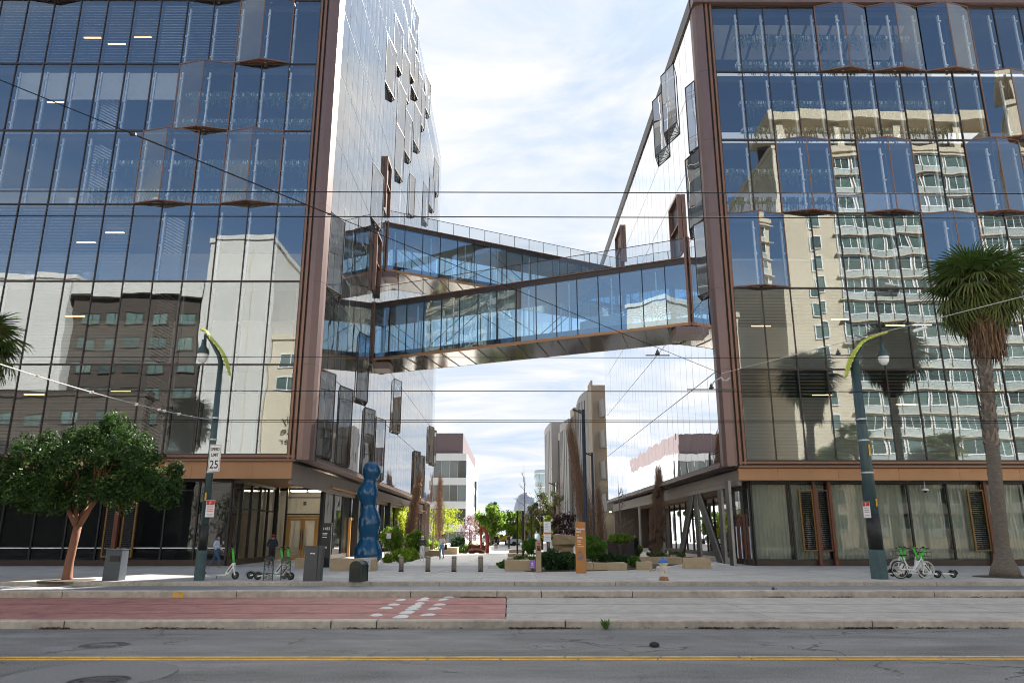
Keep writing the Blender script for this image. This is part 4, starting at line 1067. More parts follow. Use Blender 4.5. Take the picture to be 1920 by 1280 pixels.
# ------------------------------------------------------------------ street lamps and signs
LAMPG = mat('dark_green_paint', (0.045, 0.075, 0.08), .45, .2, var=.08)
BASEG = mat('weathered_pole_base', (0.05, 0.085, 0.09), .7, var=.25, scale=6)
LIME = mat('lime_leaf_paint', (0.36, 0.40, 0.015), .45, var=.06)
LGLASS = mat('lamp_glass', (0.75, 0.76, 0.75), .15, spec=.8)
WHITE = mat('sign_white', (0.72, 0.72, 0.70), .5, var=.03)
BLACKP = mat('sign_black', (0.015, 0.015, 0.015), .5)
REDP = mat('sign_red', (0.50, 0.03, 0.03), .5)
GALV = mat('galvanised_band', (0.42, 0.43, 0.44), .4, .6)
def lamp(label, x, y, s, H, r0, r1, reach):
    """s: +1 when the arm reaches right"""
    t = thing('street_lamp', label, 'street lamp', (x, y, .16), group='street lamps with lime leaf arms')
    mb = MB(); mb.lathe([(r0 * 1.18, 0), (r0 * 1.18, 1.05), (r0 * 1.1, 1.1)], 10); part('pole_base', mb, BASEG, t)
    mb = MB(); mb.lathe([(r0, 1.08), (r1, H)], 14); part('pole', mb, LAMPG, t, True)
    mb = MB()
    for z in (H * .47, H * .62, H * .72): rr = r0 + (r1 - r0) * z / H; mb.lathe([(rr + .035, z), (rr + .035, z + .06)], 14)
    part('pole_band', mb, GALV, t)
    # curved leaf: spine from the tail behind the pole, over its top, out to the tip
    pts = [(-s * .42, H - .55), (-s * .25, H - .05), (0 * s, H + .45), (s * .45, H + .95), (s * reach * .72, H + 1.25), (s * reach, H + 1.38)]
    pr = []
    for i in range(25):
        u_ = i / 24 * (len(pts) - 1); k = min(int(u_), len(pts) - 2); f = u_ - k
        P = [pts[max(k - 1, 0)], pts[k], pts[k + 1], pts[min(k + 2, len(pts) - 1)]]
        q = [.5 * ((2 * P[1][d]) + (-P[0][d] + P[2][d]) * f + (2 * P[0][d] - 5 * P[1][d] + 4 * P[2][d] - P[3][d]) * f * f + (-P[0][d] + 3 * P[1][d] - 3 * P[2][d] + P[3][d]) * f ** 3) for d in (0, 1)]
        pr.append(q)
    mb = MB(); V = []; F = []
    for i, (px, pz) in enumerate(pr):
        u_ = i / 24; w = .10 + .24 * sin(pi * min(u_ * 1.02, 1)) ** .8; 
        V += [(px, -w, pz - .05), (px, 0, pz + .035), (px, w, pz - .05), (px, w, pz - .09), (px, -w, pz - .09)]
    for i in range(24):
        for k in range(5): F.append((i * 5 + k, i * 5 + (k + 1) % 5, i * 5 + 5 + (k + 1) % 5, i * 5 + 5 + k))
    F += [(0, 1, 2, 3, 4), tuple(24 * 5 + k for k in (4, 3, 2, 1, 0))]
    mb.add(V, F); part('leaf_blade', mb, LIME, t)
    mb = MB()
    for i in range(2, 24, 2):
        for e in (-1, 1):
            px, pz = pr[i]; u_ = i / 24; w = .10 + .24 * sin(pi * u_) ** .8
            mb.obox((px, e * (w + .012), pz - .068), (.04, .03, .04))
    part('leaf_rivets', mb, WHITE, t)
    mb = MB(); mb.tube([(0, 0, H - .1), (s * .12, 0, H + .25), (s * .5, 0, H + .82), (s * reach * .8, 0, H + 1.12)], [r1, r1 * .9, .06, .035], 8); part('arm', mb, LAMPG, t, True)
    lx, lz = s * reach * .82, H + 1.12
    mb = MB(); mb.lathe([(.03, .0), (.03, -.22), (.09, -.24), (.10, -.42), (.12, -.52), (.22, -.66), (.25, -.78), (.25, -.84), (.20, -.84)], 18, (lx, 0, lz)); h = part('lamp_housing', mb, LAMPG, t, True)
    mb = MB(); mb.lathe([(.225, -.84), (.22, -.95), (.18, -1.10), (.10, -1.20), (.01, -1.23)], 18, (lx, 0, lz)); part('lamp_globe', mb, LGLASS, h, True)
    return t
xl, yl = gp(370, 1088); lamp('dark green street lamp on the left sidewalk, carrying the speed limit sign', xl, yl + .15, -1, 8.62, .17, .10, .95)
xr, yr = gp(1652, 1085); lamp('thick dark green street lamp on the right sidewalk, beside the scooters', xr, yr + .1, 1, 8.75, .27, .17, 1.55)
yl += .15; yr += .1
mb = MB(); mb.obox((xr + .09, yr - .235, 5.2), (.07, .02, .46)); solo('pole_sticker', mb, YEL, 'yellow vertical sticker high on the right street lamp', 'sticker', origin=(xr + .09, yr - .235, 5.2))
mb = MB(); mb.obox((xr + .1, yr - .275, 3.1), (.05, .02, .3)); solo('pole_sticker', mb, YEL, 'small yellow sticker on the right street lamp above its black base', 'sticker', origin=(xr + .1, yr - .275, 3.1))
mb = MB(); mb.obox((xl + .0, yl - .17, 3.3), (.06, .02, .3)); solo('pole_sticker', mb, YEL, 'yellow sticker on the left street lamp under the speed limit sign', 'sticker', origin=(xl, yl - .17, 3.3))
mb = MB(); mb.lathe([(.277, 0), (.262, 1.35)], 14, (xr, yr, 1.3)); solo('pole_wrap', mb, BLACKP, 'black wrap around the lower part of the right street lamp', 'wrap', smooth=True, origin=(xr, yr, 1.3))
mb = MB(); mb.lathe([(.185, 0), (.178, .9)], 14, (xl, yl, 1.3)); solo('pole_wrap', mb, BLACKP, 'black wrap around the lower part of the left street lamp', 'wrap', smooth=True, origin=(xl, yl, 1.3))
# speed limit sign
p = at(400, 858, yl - .22); t = thing('speed_limit_sign', 'white speed limit 25 sign on the left street lamp', 'sign', (p.x + .05, p.y, p.z))
mb = MB(); mb.box(-.27, .27, 0, .012, -.62, .62); part('sign_plate', mb, WHITE, t)
mb = MB()
for a in (-.245, .235): mb.box(a, a + .012, -.004, -.001, -.59, .59)
for z in (-.59, .58): mb.box(-.232, .234, -.004, -.001, z, z + .012)
part('sign_border', mb, BLACKP, t)
for s_, z, sz in (('SPEED', .33, .20), ('LIMIT', .07, .20), ('25', -.47, .52)): text(s_, t, BLACKP, sz, (0, -.003, z), FRONT, align='CENTER', sx=.72 if sz < .3 else .8, bold=.006)
t.scale = (.86, .86, .86)
def parking(label, px, py, Y, s=1):
    p = at(px, py, Y); t = thing('parking_sign', label, 'sign', p, rz=s)
    mb = MB(); mb.box(-.16, .16, 0, .01, -.32, .32); part('sign_plate', mb, WHITE, t)
    mb = MB(); mb.box(-.15, .15, -.006, -.002, .14, .31); part('red_band', mb, REDP, t)
    mb = MB()
    for z in (.06, -.02, -.1, -.24): mb.box(-.11, .11, -.005, -.002, z, z + .025)
    part('text_rows', mb, REDP, t)
    text('P', t, WHITE, .15, (-.05, -.008, .17), FRONT)
parking('red and white parking sign on the left street lamp, facing along the street', 394, 953, yl - .2, radians(28))
parking('narrow red and white parking sign on the right street lamp', 1625, 955, yr - .15, radians(-62))

# ------------------------------------------------------------------ street furniture
DGREY = mat('charcoal_steel', (0.06, 0.062, 0.066), .45, .3, var=.08)
def trash(label, px, py, w, d, h, m_, slot):
    x, y = gp(px, py); t = thing('litter_bin', label, 'litter bin', (x, y, .16))
    mb = MB(); c = .015
    mb.add([(-w / 2, 0, 0), (w / 2, 0, 0), (w / 2, d, 0), (-w / 2, d, 0), (-w * .47, .02, h), (w * .53, .02, h + .0), (w * .53, d - .02, h + .0), (-w * .47, d - .02, h)], [(3, 2, 1, 0), (4, 5, 6, 7), (0, 1, 5, 4), (1, 2, 6, 5), (2, 3, 7, 6), (3, 0, 4, 7)])
    part('bin_body', mb, m_, t)
    mb = MB(); mb.box(-w * .5, w * .56, -.01, d + .01, h + .002, h + .04); part('bin_lid', mb, m_, t)
    mb = MB()
    if slot: mb.box(-.1, .26, -.012, .012, h * .62, h * .82)
    else: mb.box(w * .30, w * .34, -.008, .01, .06, h - .03)
    part('bin_slot' if slot else 'side_seam', mb, BLACKP, t)
    return t
trash('dark blue grey litter bin beside the tree on the left sidewalk', 206, 1088, .62, .55, 1.12, mat('blue_grey_bin', (.055, .065, .08), .5, .2, var=.1), True)
k = trash('tall charcoal bin with small white label, in front of the golden doors', 583, 1089, .62, .5, 1.24, DGREY, False)
mb = MB(); mb.box(-.1, .0, -.006, .002, .99, 1.03); mb.box(.01, .09, -.006, .002, .98, 1.02); part('bin_label', mb, WHITE, k)
x, y = gp(672, 1089); t = thing('mail_collection_box', 'low round topped dark green mailbox on the sidewalk before the blue sculpture', 'mailbox', (x, y, .16), radians(-14))
GRN = mat('dark_mail_green', (.02, .035, .03), .35, .3)
def arch(w, h, n=10): return [(-w / 2, 0), (w / 2, 0)] + [(w / 2 * cos(a), h - w / 2 * .8 + w / 2 * .8 * sin(a)) for a in np.linspace(0, pi, n)]
prof = arch(.46, .72); N = len(prof)
mb = MB(); mb.add([(a, -.28, b) for a, b in prof] + [(a, .28, b) for a, b in prof], [tuple(range(N)), tuple(range(2 * N - 1, N - 1, -1))] + [(i, N + i, N + (i + 1) % N, (i + 1) % N) for i in range(N)]); part('box_body', mb, GRN, t)
prof2 = arch(.50, .745); mb = MB()
for y0, y1 in ((-.30, -.26), (.26, .30)):
    mb.add([(a, y0, b) for a, b in prof2] + [(a, y1, b) for a, b in prof2], [tuple(range(N)), tuple(range(2 * N - 1, N - 1, -1))] + [(i, N + i, N + (i + 1) % N, (i + 1) % N) for i in range(N)])
part('end_rim', mb, GRN, t)
mb = MB(); mb.box(-.17, .17, -.315, -.302, .08, .5); part('door_panel', mb, BLACKP, t)
# bollards
BOL = mat('bollard_taupe', (0.24, 0.20, 0.16), .45, .35, var=.06)
b0_ = None
for i, (px, py) in enumerate(((752, 1071), (802, 1071), (851, 1071), (901, 1071))):
    x, y = gp(px, py); lab = ('leftmost of the four steel bollards, in front of the lime green mound', 'second steel bollard from the left, in front of the woman in white trousers', 'third steel bollard from the left, on open paving', 'rightmost of the four steel bollards, nearest the planted beds')[i]
    if b0_ is None:
        b0_ = thing('bollard', lab, 'bollard', (x, y, .16), group='steel bollards across the passage')
        mb = MB(); mb.lathe([(.115, .06), (.115, .68), (.105, .70), (.01, .705)], 20); part('bollard_post', mb, BOL, b0_, True)
        mb = MB(); mb.lathe([(.125, 0), (.125, .055)], 20); part('base_ring', mb, BLACKP, b0_)
        mb = MB(); mb.lathe([(.1165, .60), (.1165, .615)], 20); part('groove', mb, BLACKP, b0_)
    else: copy_tree(b0_, None, (x, y, .16), None, lab)
# hydrant
x, y = gp(1245, 1087); t = thing('fire_hydrant', 'chipped white fire hydrant with blue cap on the right sidewalk', 'fire hydrant', (x, y, .16))
HW = mat('chipped_white_paint', (.58, .53, .46), .6, var=.25, scale=7, stain=.25)
HB = mat('hydrant_blue', (.03, .13, .42), .5, var=.15, scale=9)
RUST = mat('rusty_iron', (.28, .13, .06), .9, var=.4, scale=9)
mb = MB(); mb.lathe([(.16, .12), (.15, .2), (.145, .55), (.17, .57), (.17, .60)], 18); part('barrel', mb, HW, t, True)
mb = MB(); mb.lathe([(.2, 0), (.2, .05), (.165, .06), (.165, .125)], 18); part('base_flange', mb, RUST, t, True)
mb = MB(); mb.lathe([(.21, .602), (.21, .635)], 18); part('collar', mb, HW, t)
mb = MB(); mb.lathe([(.2, .637), (.19, .69), (.13, .76), (.06, .79), (.04, .80), (.04, .85), (.01, .855)], 18); part('cap', mb, HB, t, True)
mb = MB()
for s in (-1, 1): mb.tube([(s * .13, 0, .46), (s * .24, 0, .46)], .06, 10); mb.tube([(s * .24, 0, .46), (s * .27, 0, .46)], .045, 6)
mb.tube([(0, -.13, .42), (0, -.23, .42)], .085, 12); mb.tube([(0, -.23, .42), (0, -.26, .42)], .05, 6)
part('outlet', mb, HW, t)
mb = MB(); mb.tube([(.05, -.2, .5), (.02, -.2, .36), (-.03, -.19, .28)], .012, 5); mb.tube([(-.24, 0, .46), (-.34, -.02, .36), (-.55, -.02, .34)], .012, 5); part('cap_chain', mb, RUST, t)

# blue stacked sculpture and its plinth
BLUE = mat('glossy_blue_lacquer', (0.005, 0.065, 0.145), .16, 0, var=.05, spec=.55)
x0, y0 = gp(686, 1058); cp = []
prof = [(1052, 690, 20), (1046, 690, 25.5), (1036, 690, 26), (1026, 690, 24), (1015, 691, 19), (1008, 692, 17), (998, 692, 18), (988, 692, 20), (980, 693, 20.5), (972, 693, 20), (962, 693, 17), (952, 692, 14), (946, 691, 13.5), (938, 690, 16), (930, 689, 19), (922, 689, 19.5), (914, 690, 17.5), (906, 692, 13.5), (900, 694, 12.5), (894, 696, 14.5), (886, 697, 16.8), (878, 697, 16.5), (870, 697, 12), (866, 697, 6.5), (864.5, 697, 1)]
t = thing('blue_sculpture', 'tall glossy blue sculpture of swelling stacked bulbs on a stone plinth', 'sculpture', (x0, y0 + .2, .16))
def spl(P, k):
    out = []
    for i in range(len(P) - 1):
        A = [P[max(i - 1, 0)], P[i], P[i + 1], P[min(i + 2, len(P) - 1)]]
        for j in range(k):
            f = j / k; out.append([.5 * (2 * A[1][d] + (A[2][d] - A[0][d]) * f + (2 * A[0][d] - 5 * A[1][d] + 4 * A[2][d] - A[3][d]) * f * f + (3 * A[1][d] - A[0][d] - 3 * A[2][d] + A[3][d]) * f ** 3) for d in (0, 1, 2)])
    return out + [list(P[-1])]
prof = [(1054, 690, 15)] + [(a, b, (c + (c - 19) * .05 if 870 < a < 1045 else c)) for a, b, c in prof]
prof = spl(prof, 4)
V = []; n = 40
for py, px, hw in prof:
    c = at(px, py, y0 + .2); e = at(px + hw, py, y0 + .2); r_ = (e - c).length
    for k in range(n):
        a = 2 * pi * k / n; V.append((c.x - x0 + r_ * cos(a), r_ * .92 * sin(a), max(c.z - .16, 0)))
F = [(i * n + k, i * n + (k + 1) % n, (i + 1) * n + (k + 1) % n, (i + 1) * n + k) for i in range(len(prof) - 1) for k in range(n)]
mb = MB(); mb.add(V, F + [tuple(range(n - 1, -1, -1)), tuple((len(prof) - 1) * n + k for k in range(n))])
part('sculpture_body', mb, BLUE, t, True)

def stone(label, x0, x1, y, d, h, z=.16, taper=.08, skew=0.0, group='sandstone seat blocks', name='stone_block'):
    """rough wedge of sandstone with split faces"""
    cx = (x0 + x1) / 2; w = x1 - x0; mb = MB()
    nx, ny = max(2, int(w / .35)), 3; V = []; F = []; top = []
    def P(i, j, zz):
        u_, v_ = i / nx, j / ny
        xx = -w / 2 + w * u_ + (taper * w * (v_ - .2) * (1 if u_ < .5 else -1)) * (1 if zz > 0 else .6) + skew * v_
        return (xx + rng.uniform(-.008, .008), v_ * d + rng.uniform(-.01, .01), zz * (h + .05 * sin(u_ * 5 + v_ * 3) * h) + (rng.uniform(-.006, .006) if zz else 0))
    ring = [(i, 0) for i in range(nx)] + [(nx, j) for j in range(ny)] + [(i, ny) for i in range(nx, 0, -1)] + [(0, j) for j in range(ny, 0, -1)]
    n_ = len(ring)
    for zz in (0.0, .5, 1.0): V += [P(i, j, zz) for i, j in ring]
    for l in range(2):
        for k in range(n_): F.append((l * n_ + k, l * n_ + (k + 1) % n_, (l + 1) * n_ + (k + 1) % n_, (l + 1) * n_ + k))
    F.append(tuple(2 * n_ + k for k in range(n_)))
    mb.add(V, F)
    o = link(name, mb.mesh(name, STONE), None, (cx, y, z), None, label, 'stone block', group)
    return o
def sblock(label, px0, px1, pyb, pyt, d, **k):
    x0, y = gp(px0, pyb); x1, _ = gp(px1, pyb); h = at((px0 + px1) / 2, pyt, y).z - .16
    return stone(label, x0, x1, y, d, h, **k)
pl = sblock('long sandstone plinth under the blue sculpture, with a pale plaque', 619, 702, 1070, 1047, 1.5)
p = at(688, 1058, gp(660, 1070)[1] - .03); mb = MB(); mb.box(-.17, .17, -.012, .0, -.26, .26)
o = link('plaque', mb.mesh('plaque', mat('plaque_grey', (.42, .43, .44), .4)), None, p, None, 'pale grey plaque on the plinth of the blue sculpture', 'plaque')
mb = MB()
for i in range(6): mb.box(-.12, .10, -.016, -.0125, .16 - i * .06, .175 - i * .06)
part('text_rows', mb, BLACKP, o)
sblock('small sandstone block half hidden behind the charcoal bin', 553, 598, 1065, 1046, .9)
sblock('low brown sandstone bench between the two women, left half', 796, 824, 1042, 1031, 2.0, taper=.02)
sblock('low brown sandstone bench behind the woman with the black bag', 829, 857, 1039, 1026, 2.5, taper=.02)
sblock('rough sandstone block at the left end of the planted bed, beside the purple notice', 947, 995, 1070, 1050, 1.1)
sblock('smooth sandstone wall section just right of the brown sign, left piece', 1100, 1113, 1069, 1054, 1.2, taper=.0)
sblock('long smooth sandstone wall section right of the brown sign', 1114, 1176, 1069, 1055, .9, taper=.03)
sblock('small sandstone block at the right end of the low planting', 1195, 1223, 1068, 1053, .7)
sblock('long sandstone kerb behind the hydrant, below the raking struts', 1199, 1278, 1058, 1044, .9)
sblock('faceted sandstone block on open paving near the raking struts', 1285, 1333, 1066, 1046, 1.1, taper=.12)
sblock('upper sandstone step behind the dark poles', 954, 985, 1036, 1030, 1.4, taper=.02)
sblock('middle sandstone step behind the dark poles', 952, 990, 1044, 1038, 1.6, taper=.02)
sblock('lower sandstone step behind the dark poles, beside the ground cover', 951, 994, 1050, 1046, 1.4, taper=.02)
# leaning slab of sandstone above the clipped shrubs
x0 = at(1034, 1012, 41.0).x; x1 = at(1079, 1012, 41.0).x; mb = MB(); w = x1 - x0
mb.add([(.0, 0, .0), (w, -.1, .02), (w, 1.4, .02), (.25, 1.4, .1), (.1, -.15, .48), (w, -.2, .42), (w, 1.5, .45), (.35, 1.5, .55), (w * .45, -.25, .5), (w * .2, .3, -.35), (w * .9, .4, -.2)],
       [(0, 9, 10, 1), (0, 3, 9), (9, 3, 2, 10), (10, 2, 1), (4, 8, 7), (8, 5, 6, 7), (0, 1, 5, 8, 4), (1, 2, 6, 5), (2, 3, 7, 6), (3, 0, 4, 7)])
link('stone_block', mb.mesh('stone_block', STONE), None, (x0, 41.0, at(1034, 1020, 41).z), None, 'big raised sandstone slab resting above the dark green shrubs', 'stone block', 'sandstone seat blocks')
stone('rough sandstone support hidden under the raised slab', x0 + .5, x1 - .1, 41.3, 1.0, at(1034, 1020, 41).z - .3)

# signs in the planted bed
SIGNB = mat('rust_orange_sign', (0.40, 0.165, 0.045), .5, .15, var=.05, scale=2)
x, y = gp(1090, 1074); t = thing('lane_sign', 'tall rust orange monolith sign with white lettering at the edge of the bed', 'sign', (x, y, .16), radians(2))
hz = at(1090, 978, y).z - .16
mb = MB(); mb.box(-.235, .235, 0, .12, 0, hz); part('sign_slab', mb, SIGNB, t)
for s_, z, sz, b_ in (('Pierpoint', hz - .34, .105, .003), ('Lane', hz - .46, .105, .003)): text(s_, t, WHITE, sz, (-.19, -.004, z), FRONT, bold=b_)
mb = MB()
for z, w in ((.60, .06), (.68, .22), (.72, .26), (.84, .18), (.89, .16), (1.0, .17), (1.1, .30)): mb.box(-.15, -.15 + w, -.005, -.001, hz - z, hz - z + .022)
part('text_rows', mb, WHITE, t)
mb = MB()
for i in range(22):
    a, b = rng.uniform(-.17, .12), rng.uniform(hz - 1.75, hz - 1.32); mb.box(a, a + rng.uniform(.02, .07), -.005, -.002, b, b + rng.uniform(.02, .06))
part('printed_map', mb, mat('map_print', (.12, .12, .17), .6), t)
x, y = gp(1027, 1064); t = thing('notice_sign', 'white notice board with orange stripe on a post behind the round shrub', 'sign', (x, y, .16))
zb, zt_ = at(1027, 1015, y).z - .16, at(1027, 977, y).z - .16
mb = MB(); mb.box(-.19, .19, 0, .03, zb, zt_); part('sign_plate', mb, WHITE, t)
mb = MB(); mb.box(-.04, .04, .03, .09, 0, zt_ - .1); part('sign_post', mb, DGREY, t)
mb = MB(); q = (zt_ - zb); mb.box(-.18, .18, -.005, -.001, zb + q * .38, zb + q * .46); part('orange_stripe', mb, SIGNB, t)
mb = MB()
for i in range(11):
    if i in (5, 6): continue
    z = zb + q * (.93 - i * .08); mb.box(-.13, rng.uniform(.02, .13), -.004, -.001, z, z + .02)
part('text_rows', mb, mat('grey_print', (.35, .35, .36), .6), t)
x, y = gp(1010, 1073); t = thing('access_post', 'timber access post with red button and reader, at the bed edge', 'post', (x, y, .16))
hz = at(1010, 1014, y).z - .16; PW = mat('weathered_timber', (.33, .24, .16), .75, var=.12, scale=5, stretch=(4, 4, .5))
mb = MB(); mb.box(-.125, .125, 0, .22, 0, hz); part('post_body', mb, PW, t)
mb = MB(); mb.tube([(.02, .002, hz - .1), (.02, -.03, hz - .1)], .04, 12); part('red_button', mb, REDP, t)
mb = MB(); mb.box(-.06, .09, -.02, .002, hz - .42, hz - .2); r_ = part('card_reader', mb, BLACKP, t)
mb = MB(); mb.tube([(.02, -.02, hz - .26), (.02, -.03, hz - .26)], .045, 12); part('reader_ring', mb, REDP, r_)
mb = MB(); mb.lathe([(.05, 0), (.05, .14)], 8, (-.16, .05, hz - .52)); part('side_box', mb, WHITE, t)
p = at(998, 1057, gp(998, 1070)[1]); t = thing('purple_notice', 'small purple notice low beside the timber access post', 'sign', (p.x, p.y - .05, .16)); z = p.z - .16
PUR = mat('purple_print', (.30, .17, .50), .5)
mb = MB(); mb.box(-.13, .13, 0, .02, z - .2, z + .2); part('sign_plate', mb, PUR, t)
mb = MB(); mb.box(-.02, .02, .02, .05, 0, z); part('sign_post', mb, DGREY, t)
mb = MB(); mb.lathe([(.05, -.1), (.06, 0), (.03, .05), (.005, .08)], 8, (0, -.0, z + .02)); mb.box(-.09, .09, -.005, -.001, z - .14, z - .11); part('white_emblem', mb, mat('pale_violet', (.62, .52, .72), .6), t)
# black address monolith beside the door
x, y = gp(608, 1063); t = thing('address_sign', 'slim black address sign with white number beside the golden doors', 'sign', (x, y, .16)); hz = at(608, 980, y).z - .16
mb = MB(); mb.box(-.26, .26, 0, .15, 0, hz); part('sign_slab', mb, BLK, t); mb = MB(); mb.box(.262, .275, 0, .15, 0, hz); part('steel_edge', mb, GALV, t)
text('1455', t, WHITE, .2, (-.2, -.004, hz - .36), FRONT, bold=.002)
mb = MB()
for z, w in ((.55, .26), (.62, .24), (.75, .24), (1.25, .28), (1.30, .28), (1.5, .1)): mb.box(-.2, -.2 + w, -.005, -.001, hz - z, hz - z + .03)
part('text_rows', mb, WHITE, t)
x, y = gp(727, 1050); t = thing('garden_notice', 'small white notice with red top in the shrubs left of the brown columnar tree', 'sign', (x, y, .16))
z = at(726, 1002, y).z - .16; mb = MB(); mb.box(-.15, .15, 0, .02, z - .25, z + .1); part('sign_plate', mb, WHITE, t); mb = MB(); mb.box(-.15, .15, -.006, .02, z + .102, z + .2); part('red_band', mb, REDP, t); mb = MB(); mb.box(-.02, .02, .02, .05, 0, z); part('sign_post', mb, DGREY, t)
# planter boxes
x0, y = gp(1140, 1050, .16); x1, _ = gp(1190, 1050, .16)
zt_ = at(1165, 1012, y).z
mb = MB(); mb.box(x0, x1, y, y + 2.0, .16, zt_); mb.box((x0 + x1) / 2 - .01, (x0 + x1) / 2 + .01, y - .012, y, .2, zt_); solo('steel_planter', mb, mat('dark_corten', (.05, .034, .03), .6, .2), 'dark brown steel planter box holding leafy plants', 'planter', origin=(x0, y, .16))
x, y = gp(1112, 1062, .16); mb = MB(); mb.lathe([(.28, 0), (.36, .35), (.38, .42)], 18, (x, y, .16)); solo('planter_bowl', mb, mat('pale_concrete_bowl', (.42, .38, .30), .8), 'pale round planter bowl under the clipped hedge, right of the brown sign', 'planter', smooth=True, origin=(x, y, .16))
# dark light poles in the passage
PAINT = mat('blue_grey_pole', (.035, .045, .06), .5, .3)
for px, pyt, pyb, Y, r_, lab in ((970, 957, 1042, None, .07, 'leftmost black light post behind the round shrub'), (981, 957, 1047, None, .07, 'second black light post from the left behind the round shrub'), (996, 958, 1036, None, .06, 'third black light post, further back behind the round shrub')):
    x, y = gp(px, pyb); z = at(px, pyt, y).z; t = thing('light_post', lab, 'light post', (x, y, .16), group='black light posts')
    mb = MB(); mb.lathe([(r_ * 1.6, 0), (r_ * 1.6, .03), (r_, .04), (r_, z - .16)], 10); part('post', mb, BLACKP, t); mb = MB(); mb.lathe([(r_ * 1.08, z - .55), (r_ * 1.08, z - .45)], 10); part('lens_band', mb, DGREY, t)
def pole(px, pyt, pyb, lab, r_, arm):
    x, y = gp(px, pyb); z = at(px, pyt, y).z - .16; t = thing('plaza_lamp', lab, 'lamp post', (x, y, .16), group='tall plaza lamps')
    mb = MB(); mb.lathe([(r_ * 1.2, 0), (r_, .1), (r_ * .8, z)], 12); part('pole', mb, PAINT, t, True)
    mb = MB(); mb.beam((0, 0, z - .12), (-arm, -.05, z - .02), .05, .06); mb.obox((-arm - .15, 0, z - .08), (.5, .3, .1), Matrix.Rotation(.4, 3, 'Y')); mb.obox((-arm * .3, 0, z - .22), (.3, .25, .1), Matrix.Rotation(.3, 3, 'Y')); part('lamp_head', mb, BLACKP, t)
    return t
pole(1100, 768, 1052, 'tall blue grey plaza lamp post with twin heads behind the brown sign', .13, .3)
pole(1115, 848, 1040, 'shorter dark plaza lamp post in front of the concrete balconies', .12, .35)
pole(1042, 905, 1030, 'slim dark plaza lamp post among the bare trees', .10, .3)
# red arch and low bronze sculpture
RED = mat('oxide_red_paint', (.25, .035, .02), .4, .1, var=.1)
x, y = gp(914, 1038); p = lambda px, py: tuple(at(px, py, y) - Vector((x, y, .16)))
t = thing('red_arch_sculpture', 'slender red hooked arch sculpture standing on the passage paving', 'sculpture', (x, y, .16))
A = [p(913.5, 1037), p(914, 1015), p(913, 1002), p(910, 994), p(906, 989), p(902, 987.5)]
mb = MB(); mb.tube(A, [.17, .17, .16, .16, .15, .14], 8); part('curved_leg', mb, RED, t, True)
mb = MB(); mb.tube([p(902, 987.5), p(901.5, 1000), p(902, 1026)], [.13, .09, .08], 8); part('straight_leg', mb, RED, t, True)
x, y = gp(894, 1037); BRN = mat('polished_bronze', (.12, .045, .035), .15, .7)
t = thing('low_bronze_sculpture', 'low rounded polished bronze form lying beside the red arch', 'sculpture', (x, y, .16))
V = []; n = 14; prof = [(-1.0, .05), (-.95, .28), (-.7, .47), (-.35, .42), (0, .33), (.35, .42), (.75, .46), (.97, .27), (1.0, .05)]
for a, r_ in prof:
    for k in range(n): V.append((a * .86, r_ * .9 * cos(2 * pi * k / n), .42 + r_ * 1.0 * sin(2 * pi * k / n) - .03))
mb = MB(); mb.add(V, [(i * n + k, (i + 1) * n + k, (i + 1) * n + (k + 1) % n, i * n + (k + 1) % n) for i in range(len(prof) - 1) for k in range(n)]); part('bronze_form', mb, BRN, t, True)

